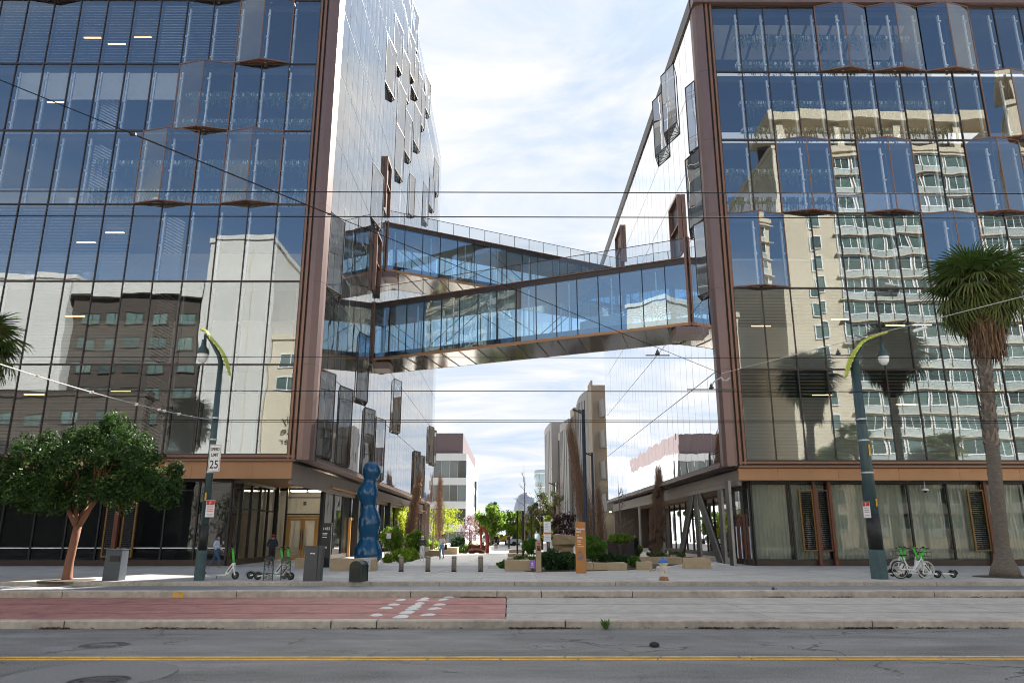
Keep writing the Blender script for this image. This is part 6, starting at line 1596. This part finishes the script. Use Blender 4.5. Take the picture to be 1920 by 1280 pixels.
# fan palms
FRL = [leafmat('palm_frond_green', (.065, .115, .025), .3, .25), leafmat('palm_frond_olive', (.11, .135, .035), .3, .25)]
DEADF = mat('dead_frond', (.15, .088, .05), .9, var=.25, island=.45)
PBARK = mat('palm_bark', (.13, .105, .085), .9, var=.3, scale=6, bump=.8, bscale=12, stretch=(1, 1, 3))
BOOT = mat('leaf_boot', (.17, .135, .11), .9, var=.25, island=.3)
def frond_mesh(L, droop, m, nb=30):
    """fan leaf: petiole along +X then folded blades with drooping tips"""
    mb = MB(); pl = L * .48
    mb.tube([(0, 0, 0), (pl * .5, 0, .06 * L), (pl, 0, .05 * L)], [.03, .02, .014], 5)
    o = Vector((pl, 0, .05 * L))
    for i in range(nb):
        a = (i / (nb - 1) - .5) * 2 * 2.15; bl = L * (.62 - .12 * abs(a) / 2.15) * rng.uniform(.9, 1.05); w = L * .021
        d = Vector((cos(a), sin(a), .12 * cos(a))); s = Vector((-sin(a), cos(a), 0)) * w; dr = droop * rng.uniform(.6, 1.4)
        p1 = o + d * bl * .45 + Vector((0, 0, -.03 * L)); p2 = o + d * bl * .8 + Vector((0, 0, -.10 * L - dr * bl * .28)); p3 = o + d * bl * .95 + Vector((rng.uniform(-.03, .03), rng.uniform(-.03, .03), -.10 * L - dr * bl * .62))
        up = Vector((0, 0, w * .6))
        mb.add([o, p1 - s + up, p1 - up * .2, p1 + s + up, p2 - s * .7 + up * .5, p2, p2 + s * .7 + up * .5, p3], [(0, 2, 1), (0, 3, 2), (1, 2, 5, 4), (2, 3, 6, 5), (4, 5, 7), (5, 6, 7)])
    return mb.mesh('frond', m)
def palm(label, base, crown, R, n=52, skirt=2.6, rt=.25, rb=.5, trunk=True, seed=1):
    r2 = random.Random(seed); t = thing('fan_palm', label, 'palm tree', base, group='fan palms along the street')
    C = Vector(crown) - Vector(base); H = C.z
    ms = [frond_mesh(R, .35, FRL[0]), frond_mesh(R * .95, .75, FRL[1]), frond_mesh(R * 1.02, .5, FRL[0])]
    mb = MB(); pts, rad = [], []
    for i in range(40):
        u_ = i / 39; pts.append((C.x * u_ ** 1.2, C.y * u_, H * u_ * .97)); rad.append((rb * max(0, 1 - u_ / .10) ** 1.6 * .55 + rt * (1.15 - .2 * u_)) * (1 + .035 * ((i % 2) * 2 - 1)))
    mb.tube(pts, rad, 14); part('trunk', mb, PBARK, t, True)
    bt = MB()
    for i in range(170):
        u_ = .42 + .45 * i / 170; a = i * 2.4; p = Vector((C.x * u_ ** 1.2, C.y * u_, H * u_ * .97)); o = Vector((cos(a), sin(a), 0)); s = Vector((-sin(a), cos(a), 0)) * .09
        L = .30 * r2.uniform(.7, 1.2); q = p + o * rt * .98; k = s * r2.choice((-1, 1)) * .8
        bt.add([q - s, q + s, q + s * .5 + k + o * .07 + Vector((0, 0, L)), q - s * .5 + k + o * .07 + Vector((0, 0, L)), q + o * .06 + Vector((0, 0, L * .4))], [(0, 1, 4), (1, 2, 4), (2, 3, 4), (3, 0, 4)])
    part('leaf_bases', bt, BOOT, t, kind='stuff')
    for i in range(n):
        u_ = (i + .5) / n; el = 1.5 - 2.55 * u_ ** .95 + r2.uniform(-.12, .12); az = i * 2.39996 + r2.uniform(-.2, .2)
        M = Euler((0, -el, az)); sc = r2.uniform(.85, 1.1) * (.8 if el > 1 else 1.0)
        o = link('frond', ms[1 if u_ > .6 else (i * 7) % 3], t, C + Vector((cos(az), sin(az), 0)) * .12 + Vector((0, 0, -.25 - .5 * u_)), M); o.scale = (sc, sc, sc)
    if skirt:
        sk = MB()
        for i in range(1500):
            az = r2.uniform(0, 2 * pi); z0 = -.35 - r2.random() ** 1.0 * skirt * .75; out = rt + R * .30 * (1 - ((-z0) / skirt) ** 1.2 * .62) * r2.uniform(.55, 1.0)
            L = r2.uniform(.35, .95); p = C + Vector((cos(az) * out, sin(az) * out, z0)); d = Vector((cos(az) * .12 + r2.uniform(-.15, .15), sin(az) * .12 + r2.uniform(-.15, .15), -1)) * L; s = Vector((-sin(az), cos(az), r2.uniform(-.2, .2))) * r2.uniform(.015, .05)
            m_ = p + d * .5 + Vector((cos(az), sin(az), 0)) * .05
            sk.add([p - s, p + s, m_ + s * .9, m_ - s * .9, p + d], [(0, 1, 2, 3), (3, 2, 4)])
        part('dead_frond_skirt', sk, DEADF, t, kind='stuff')
    return t
x, y = gp(1886, 1081); cr = at(1832, 522, y)
palm('tall fan palm with brown skirt of dead fronds, on the right sidewalk', (x, y, .16), tuple(cr), 2.25, 54, 4.0, .25, .62)
mb = MB(); mb.lathe([(1.3, -.05), (1.2, .012), (.4, .04), (.1, .04)], 22, (x, y, .158)); struct('palm_pit_soil', mb, MATS['soil'], kind='stuff')
c = at(-42, 632, 31.0); palm('fan palm cut off by the left edge of the picture', (c.x - .2, 31, .16), tuple(c), 1.95, 40, 2.2, seed=3)
palm('taller fan palm on the right sidewalk, seen mirrored in the right glass front', (26.8, 33, .16), (26.9, 33, 14.6), 2.6, 50, 3.4, seed=4)
for i, (px, zc, R) in enumerate(((41.5, 13.2, 2.7), (37.6, 10.2, 2.6), (52.5, 12, 2.6), (46, 9, 2.4))):
    palm(('tallest palm across the street, mirrored low in the right glass front', 'shorter palm across the street, mirrored by the right corner', 'palm across the street mirrored near the palm trunk at right', 'lowest palm across the street, mirrored between its neighbours')[i], (px, -5, .15), (px, -5, zc), R, 26, 2.0, seed=10 + i)
for i, px in enumerate((-52, -46, -39, -62, -33)):
    c = (px, -4.5, 5.0 + i % 2); t = thing('opposite_tree', ('rounded tree across the street, mirrored at the far left', 'rounded tree across the street before the dark block', 'rounded tree across the street before the cream tower', 'leftmost rounded tree across the street', 'rounded tree across the street at the foot of the cream tower')[i], 'tree', (px, -4.5, .15), group='trees across the street')
    mb = MB(); mb.tube([(0, 0, 0), (.1, 0, 2), (0, 0, 4.6)], [.2, .16, .1], 8); part('trunk', mb, BARK, t, True)
    a, b = clumps((0, 0, 5.0), (2.8, 2.5, 2.0), 26, .7, 1.1); leaves('crown', L_DARK, a, b, 40, .2, t)

# trees of the passage
def leafy(name, label, px, pyb, pyt, wpx, m, nl, size, trunk=True, bark=BARK, dens=26, group=None, cat='tree', cone=0.0, low=.25, yy=None):
    x, y = gp(px, pyb) if yy is None else (at(px, pyb, yy).x, yy)
    zt = at(px, pyt, y).z; r_ = (at(px + wpx, pyb, y).x - x); h = zt - .16
    t = thing(name, label, cat, (x, y, .16), group=group)
    mb = MB(); mb.tube([(0, 0, -.05), (.03, 0, h * .3), (rng.uniform(-.1, .1), 0, h * .85)], [.035 * h ** .8 + .02, .028 * h ** .8 + .015, .02], 7)
    for k in range(9):
        a = rng.uniform(0, 6.28); z = h * rng.uniform(low, .75); mb.tube([(0.02, 0, z), (cos(a) * r_ * .4, sin(a) * r_ * .4, z + h * .08), (cos(a) * r_ * .75, sin(a) * r_ * .75, z + h * .17)], [.03, .02, .01], 5)
    part('trunk', mb, bark, t, True)
    cs, rs = [], []
    for i in range(dens):
        u_ = low + (1 - low) * NR.rand(); w = r_ * (sqrt(max(0, 1 - ((u_ - (low + 1) / 2) / ((1 - low) / 2)) ** 2)) * (1 - cone) + cone * (1.02 - u_)); a = NR.rand() * 6.28; q = w * sqrt(NR.rand())
        cs.append((cos(a) * q, sin(a) * q, h * u_ * .97)); rs.append(r_ * (.22 + .2 * NR.rand()))
    leaves('crown', m, cs, rs, nl // dens, size, t, .2)
    return t
leafy('lime_tree', 'airy lime green young tree before the white office block', 855, 1015, 918, 30, L_LIME, 3400, .13, bark=DARKBARK, cone=.4, dens=44)
leafy('lime_tree', 'bright lime bush like tree left of the airy young tree', 838, 1018, 950, 30, L_LIME, 2400, .14, dens=30)
leafy('lime_tree', 'lime green tree glowing behind the columnar trees, beside the glass wall', 800, 1020, 952, 34, L_LIME, 2600, .13, dens=36)
leafy('lime_tree', 'lime green tree beside the left building, behind the left columnar tree', 742, 1030, 940, 34, L_LIME, 3000, .12, dens=36, low=.2)
leafy('green_tree', 'rounded fresh green tree at the end of the passage, left one', 920, 1022, 951, 32, L_GREEN, 4200, .24, dens=46, yy=112, low=.3)
leafy('green_tree', 'rounded fresh green tree at the end of the passage, right one', 962, 1022, 958, 26, L_GREEN, 3000, .24, dens=36, yy=118, low=.3)
leafy('green_tree', 'bright yellow green tree behind the black light posts', 985, 1020, 966, 22, L_LIME, 2200, .22, dens=28, yy=108, low=.3)
leafy('dark_tree', 'dark distant tree rising above the fresh green trees', 929, 1010, 941, 15, L_DEEP, 1300, .28, dens=20, yy=150, low=.55)
leafy('dark_tree', 'dark distant trees left of the fresh green pair', 903, 1012, 968, 16, L_DEEP, 1300, .28, dens=20, yy=150, low=.3)
leafy('olive_tree', 'olive green tree among the bare trees, before the arena', 1016, 1022, 925, 26, L_OLIVE, 2600, .16, dens=36, yy=86, low=.35, bark=DARKBARK)
leafy('olive_tree', 'loose olive tree right of the arena, before the concrete building', 1040, 1024, 915, 22, L_OLIVE, 1300, .15, dens=26, yy=80, low=.3, bark=DARKBARK)
leafy('lime_tree', 'small lime green tree behind the white notice board', 1029, 1030, 966, 14, L_LIME, 900, .12, dens=16, yy=70, low=.3)
leafy('blossom_tree', 'pink blossoming tree beside the red arch', 880, 1034, 966, 24, L_PINK, 1300, .09, dens=36, yy=72, low=.35, bark=DARKBARK)
leafy('purple_tree', 'small dark purple leaved tree behind the raised slab', 1062, 1035, 962, 26, L_PURP, 1900, .09, dens=34, yy=50, low=.3, bark=DARKBARK)
def columnar(label, px, pyb, pxt, pyt, wpx, m, n, yy=None, group='columnar bare trees', leafm=None, ln=0):
    x, y = gp(px, pyb) if yy is None else (at(px, pyb, yy).x, yy)
    top = at(pxt, pyt, y) - Vector((x, y, .16)); w = at(px + wpx, pyb, y).x - x; t = thing('columnar_tree', label, 'tree', (x, y, .16), group=group)
    mb = MB(); mb.tube([(0, 0, -.05), tuple(top * .5), tuple(top * .85)], [.16, .1, .02], 7); part('trunk', mb, BARK, t, True)
    tw = MB()
    for i in range(n):
        a = rng.uniform(0, 6.28); u0 = rng.random() ** 1.2 * .86; L = rng.uniform(.12, .34) * (1.05 - u0 * .5); q = w * min(1, .7 + u0 * 1.6) * (1.04 - u0) ** .6 * rng.uniform(.15, 1.15)
        o = Vector((cos(a), sin(a), 0)); p0 = top * u0 + o * q * .55; p1 = top * (u0 + L * .5) + o * q * .92 + Vector((rng.uniform(-.06, .06), 0, 0)); p2 = top * min(u0 + L, 1.0 + rng.uniform(-.04, .05)) + o * q * .8 + Vector((rng.uniform(-.1, .1), rng.uniform(-.1, .1), 0)) * (1 - u0)
        r_ = rng.uniform(.008, .017); tw.tube([p0, p1, p2], [r_, r_ * .8, r_ * .3], 3, cap=False)
    part('upright_twigs', tw, m, t, kind='stuff')
    if leafm is not None:
        cs = [tuple(top * u_ + Vector((rng.uniform(-w, w) * .7 * (1 - u_ * .6), rng.uniform(-w, w) * .6, 0))) for u_ in [rng.uniform(.05, .9) for _ in range(40)]]; leaves('dry_leaves', leafm, cs, [w * .3] * 40, ln // 40, .06, t, .1)
    return t
columnar('leaning brown columnar tree beside the left building, behind the woman in white trousers', 762, 1032, 790, 880, 15, TWIG, 900, leafm=L_BROWN, ln=3600)
columnar('second brown columnar tree, before the far corner of the left building', 822, 1022, 826, 884, 13, TWIG, 700, leafm=L_BROWN, ln=2000)
columnar('bulky dark brown columnar tree before the raking struts of the right building', 1230, 1042, 1237, 866, 19, TWIG, 1300, leafm=mat('dark_dry_leaf', (.075, .045, .035), .9, island=.4), ln=2600)
columnar('tall wispy leaning bare tree before the concrete building', 1112, 1040, 1066, 792, 22, TWIG, 1100, yy=66)
columnar('short brown columnar tree right of the wispy leaning one', 1128, 1040, 1121, 912, 15, TWIG, 600, yy=62)
def bare(label, px, pyb, pyt, depth, m, spread=.42, yy=None, r0=.05):
    x, y = gp(px, pyb) if yy is None else (at(px, pyb, yy).x, yy)
    h = at(px, pyt, y).z - .16; t = thing('bare_tree', label, 'tree', (x, y, .16), group='bare young trees')
    mb = MB(); mb.tube([(0, 0, -.05), (.02, 0, h * .25), (.05, 0, h * .55), (0, 0, h)], [r0, r0 * .8, r0 * .5, .008], 6); part('trunk', mb, m, t, True)
    br = MB()
    for k in range(12):
        z = h * rng.uniform(.28, .85); a = rng.uniform(0, 6.28); branch(br, Vector((.04, 0, z)), Vector((cos(a), sin(a), .7)).normalized(), h * .17 * (1.15 - z / h), r0 * .35, depth, spread, .1, None, 4)
    part('branches', br, m, t)
bare('bare young tree with grey trunk before the dark planter and right building', 1164, 1052, 900, 2, TWIGG, .5, r0=.085)
bare('tall thin bare tree with pale stem before the arena', 983, 1030, 870, 2, TWIGG, yy=78, r0=.09)
bare('slender bare tree right of the pale stemmed one', 1013, 1030, 888, 2, TWIG, yy=74, r0=.08)
bare('bare tree touching the grey fins of the concrete building', 1047, 1030, 880, 2, TWIG, yy=72, r0=.07)
bare('bare leaning sapling before the left glass wall, between the two columnar trees', 795, 1030, 900, 2, TWIG, yy=62, r0=.07)
bare('bare dark sapling beside the second columnar tree', 811, 1025, 905, 2, TWIG, yy=64, r0=.06)
bare('bare sapling before the concrete balconies', 1120, 1040, 872, 2, TWIG, yy=58, r0=.06)

# shrubs and planting
def shrub(name, label, px, py, wpx, hpx, pyb, m, nl, size, yy=None, group='clipped shrubs', depth=None):
    x, y = gp(px, pyb) if yy is None else (at(px, pyb, yy).x, yy)
    c = at(px, py, y); rx = at(px + wpx, py, y).x - c.x; rz = at(px, py - hpx, y).z - c.z; ry = depth or rx
    t = thing(name, label, 'shrub', (x, y, .16), group=group); zz = max(c.z - .16, rz * .35)
    mb = MB()
    for k in range(7):
        a = k * .9; mb.tube([(cos(a) * .05, sin(a) * .05, -.02), (cos(a) * rx * .3, sin(a) * ry * .3, zz * .6), (cos(a) * rx * .6, sin(a) * ry * .6, zz)], [.02, .015, .008], 4)
    part('stems', mb, DARKBARK, t)
    cs, rs = [], []
    for i in range(70):
        d = NR.normal(size=3); d /= np.linalg.norm(d); d *= (.62 + .32 * NR.rand()); p = np.array([d[0] * rx, d[1] * ry, zz + d[2] * rz]); 
        if p[2] < .05: p[2] = .05 + .1 * NR.rand()
        cs.append(p); rs.append(min(rx, rz) * (.26 + .12 * NR.rand()))
    leaves('foliage', m, cs, rs, int(nl * 1.7) // 70, size, t, .4)
    return t
shrub('round_shrub', 'round clipped shrub behind the timber access post', 997, 1022, 18, 15, 1052, L_BOX, 3600, .05, yy=44)
shrub('dark_shrub', 'large dark green feathery shrub left of the brown sign, larger half', 1035, 1050, 27, 20, 1071, L_DEEP, 5200, .05, yy=37.6)
shrub('dark_shrub', 'dark green shrub close to the left edge of the brown sign', 1064, 1052, 20, 18, 1071, L_DEEP, 4000, .05, yy=37.8)
shrub('clipped_hedge', 'bright clipped hedge directly right of the brown sign', 1112, 1024, 26, 21, 1060, L_BOX, 5200, .055, yy=40.5)
shrub('planter_shrub', 'leafy plant growing out of the dark steel planter', 1165, 1009, 26, 9, 1045, L_GREEN, 2400, .08, yy=48)
shrub('low_shrub', 'low blue green planting right of the clipped hedge', 1150, 1047, 36, 11, 1062, L_DEEP, 3800, .055, yy=41.5)
shrub('low_shrub', 'bright green cushion plant at the right end of the sandstone wall', 1190, 1052, 13, 10, 1064, L_BOX, 1800, .05, yy=40.5)
shrub('low_shrub', 'low pale leaved planting below the raking struts', 1252, 1040, 42, 8, 1050, L_OLIVE, 3000, .06, yy=48.5)
shrub('low_shrub', 'ground cover spilling over the paving left of the rough block', 950, 1058, 20, 9, 1066, L_BOX, 2200, .05, yy=40)
shrub('low_shrub', 'ground cover between the dark posts and the rough block', 985, 1048, 24, 7, 1060, L_BOX, 2200, .05, yy=42)
shrub('lime_mound', 'bright lime green mound behind the leftmost bollard', 753, 1040, 19, 13, 1052, L_MOUND, 4200, .05, yy=48, group='lime green mounds')
shrub('lime_mound', 'lime green mound right of the first, before the brown columnar tree', 771, 1038, 14, 12, 1050, L_MOUND, 2800, .05, yy=50, group='lime green mounds')
shrub('lime_mound', 'small lime clump at the foot of the blue sculpture', 727, 1046, 10, 9, 1055, L_MOUND, 1500, .05, yy=47, group='lime green mounds')
shrub('leafy_shrub', 'tall leafy shrub beside the blue sculpture, under the building edge', 735, 1010, 22, 24, 1045, L_GREEN, 3600, .08, yy=55)
shrub('leafy_shrub', 'leafy shrub behind the lime mounds, left of the woman in white', 778, 1015, 20, 22, 1042, L_GREEN, 3200, .08, yy=58)
shrub('leafy_shrub', 'leafy shrub between the two women', 808, 1024, 17, 13, 1036, L_MOUND, 2000, .07, yy=66)
shrub('round_shrub', 'dark round clipped shrub right of the woman in light jeans', 857, 1018, 17, 13, 1033, L_DEEP, 2400, .07, yy=72)
shrub('low_shrub', 'green groundcover left of the low bronze sculpture', 868, 1030, 16, 8, 1037, L_BOX, 1600, .07, yy=70)
shrub('leafy_shrub', 'lime shrubs under the pink blossom tree', 886, 1025, 20, 7, 1033, L_LIME, 1600, .08, yy=78)
shrub('leafy_shrub', 'sunny yellow hedge far down the passage', 930, 1007, 22, 5, 1020, L_LIME, 1500, .16, yy=120)
shrub('leafy_shrub', 'lime shrub behind the glass corner right of the door', 1190, 1030, 16, 14, 1045, L_GREEN, 1500, .08, yy=60)
# soil of the planted beds
m = MB(); SO = MATS['soil']
for pts in ([(945, 1066), (1000, 1072), (1112, 1070), (1222, 1066), (1282, 1056), (1300, 1044), (1000, 1043), (960, 1050)], [(722, 1052), (770, 1052), (792, 1046), (860, 1034), (905, 1034), (905, 1028), (720, 1032)]):
    q = [gp(a, b) for a, b in pts]
    ar = sum(q[i][0] * q[(i + 1) % len(q)][1] - q[(i + 1) % len(q)][0] * q[i][1] for i in range(len(q)))
    m.prism(q if ar > 0 else q[::-1], .10, .19)
struct('bed_soil', m, SO)

# ------------------------------------------------------------------ overhead tram wires
WIRE = mat('overhead_wire', (.012, .014, .02), .9, 0, spec=.1)
WIREW = mat('pale_span_wire', (.50, .48, .46), .5, .2)
def wire(label, a, b, r_, m_=WIRE, sag=0.0, group='overhead wires'):
    a, b = Vector(a), Vector(b); pts = [a.lerp(b, i / 24) - Vector((0, 0, sag * 4 * (i / 24) * (1 - i / 24))) for i in range(25)]
    mb = MB(); mb.tube([p - a for p in pts], r_, 6)
    return link('overhead_wire', mb.mesh('overhead_wire', m_), None, a, None, label, 'wire', group)
def hor(py, Y, r_, label):
    z = at(960, py, Y).z; wire(label, (-60, Y, z), (60, Y, z - .1), r_)
hor(355, 10.0, .0085, 'highest thick overhead wire crossing the whole street')
hor(401, 10.0, .0085, 'second highest thick overhead wire, just below the highest')
hor(667, 21.6, .009, 'thin overhead wire passing over the left lamp globe height')
hor(730, 21.6, .012, 'tram contact wire crossing below the bridges')
hor(785, 26.0, .012, 'lowest tram contact wire, upper of the close pair')
hor(788.5, 26.4, .012, 'lowest tram contact wire, lower of the close pair')
N0 = at(1352, 700, 21.6)
a = at(-30, 138, 9.0); wire('long diagonal span wire from upper left down to the right corner pier', a, N0, .008)
p, q = a.lerp(N0, .105), a.lerp(N0, .29)
mb = MB(); mb.tube([tuple(Vector((0, 0, 0))), tuple(q - p)], .013, 6); mb.obox((0, 0, 0), (.09, .04, .04)); mb.obox(tuple(q - p), (.07, .03, .03)); link('strain_insulator', mb.mesh('strain_insulator', BLK), None, p, None, 'thick black strain rod on the diagonal span wire', 'insulator')
b = at(1960, 545, 12.0); wire('diagonal span wire rising right past the palm crown', N0, b, .008, WIREW)
a = at(-20, 676, 14.0); b = at(398, 787, 26.0); wire('pale span wire sloping down across the left building to the lamp', a, b, .013, WIREW, .12)
for i, u_ in enumerate((.13, .32, .52, .64, .67, .76)):
    p = a.lerp(b, u_) - Vector((0, 0, .12 * 4 * u_ * (1 - u_))); mb = MB(); mb.obox((0, 0, 0), (.09, .03, .07)); mb.tube([(-.05, 0, .02), (.05, 0, -.02)], .018, 6)
    link('wire_clamp', mb.mesh('wire_clamp', GALV), None, p, None, ('leftmost clamp on the pale span wire', 'second clamp from the left on the pale span wire', 'third clamp from the left on the pale span wire', 'left one of the close pair of clamps on the pale span wire', 'right one of the close pair of clamps on the pale span wire', 'rightmost clamp on the pale span wire, nearest the lamp')[i], 'clamp', 'clamps on the pale span wire')
for px, py, Y, lab in ((1233, 666, 21.6, 'bell insulator on a short bar before the right glass wall'), (1572, 666, 21.6, 'bell insulator on a short bar left of the right lamp leaf'), (1334, 730, 21.6, 'bell insulator on the long bar before the right corner pier')):
    p = at(px, py, Y); mb = MB(); mb.lathe([(.02, .02), (.07, .03), (.08, .06), (.04, .09), (.05, .12), (.02, .16), (.01, .2)], 10); w = .36 if py < 700 else .72; mb.beam((-w, 0, .0), (w, 0, .0), .03, .03)
    link('wire_insulator', mb.mesh('wire_insulator', DGREY), None, p, None, lab, 'insulator', 'wire insulators')
p = at(1334, 722, 21.6); mb = MB(); q = lambda a, b: tuple(at(a, b, 21.6) - p)
mb.tube([q(1334, 726), q(1338, 716), q(1352, 707)], .022, 6); mb.tube([q(1352, 707), q(1356, 713), q(1362, 714), q(1368, 708)], .028, 6); link('pull_off_arm', mb.mesh('pull_off_arm', GALV), None, p, None, 'bent pull off arm holding the contact wire before the right corner pier', 'wire arm')
p = at(1725, 617, 17.0); mb = MB(); mb.tube([(-.16, 0, -.05), (.16, 0, .05)], .035, 8); link('strain_insulator', mb.mesh('strain_insulator', WHITE), None, p, None, 'white strain insulator on the right diagonal span wire, left of the palm', 'insulator')
a = at(690, 535, 30.0)
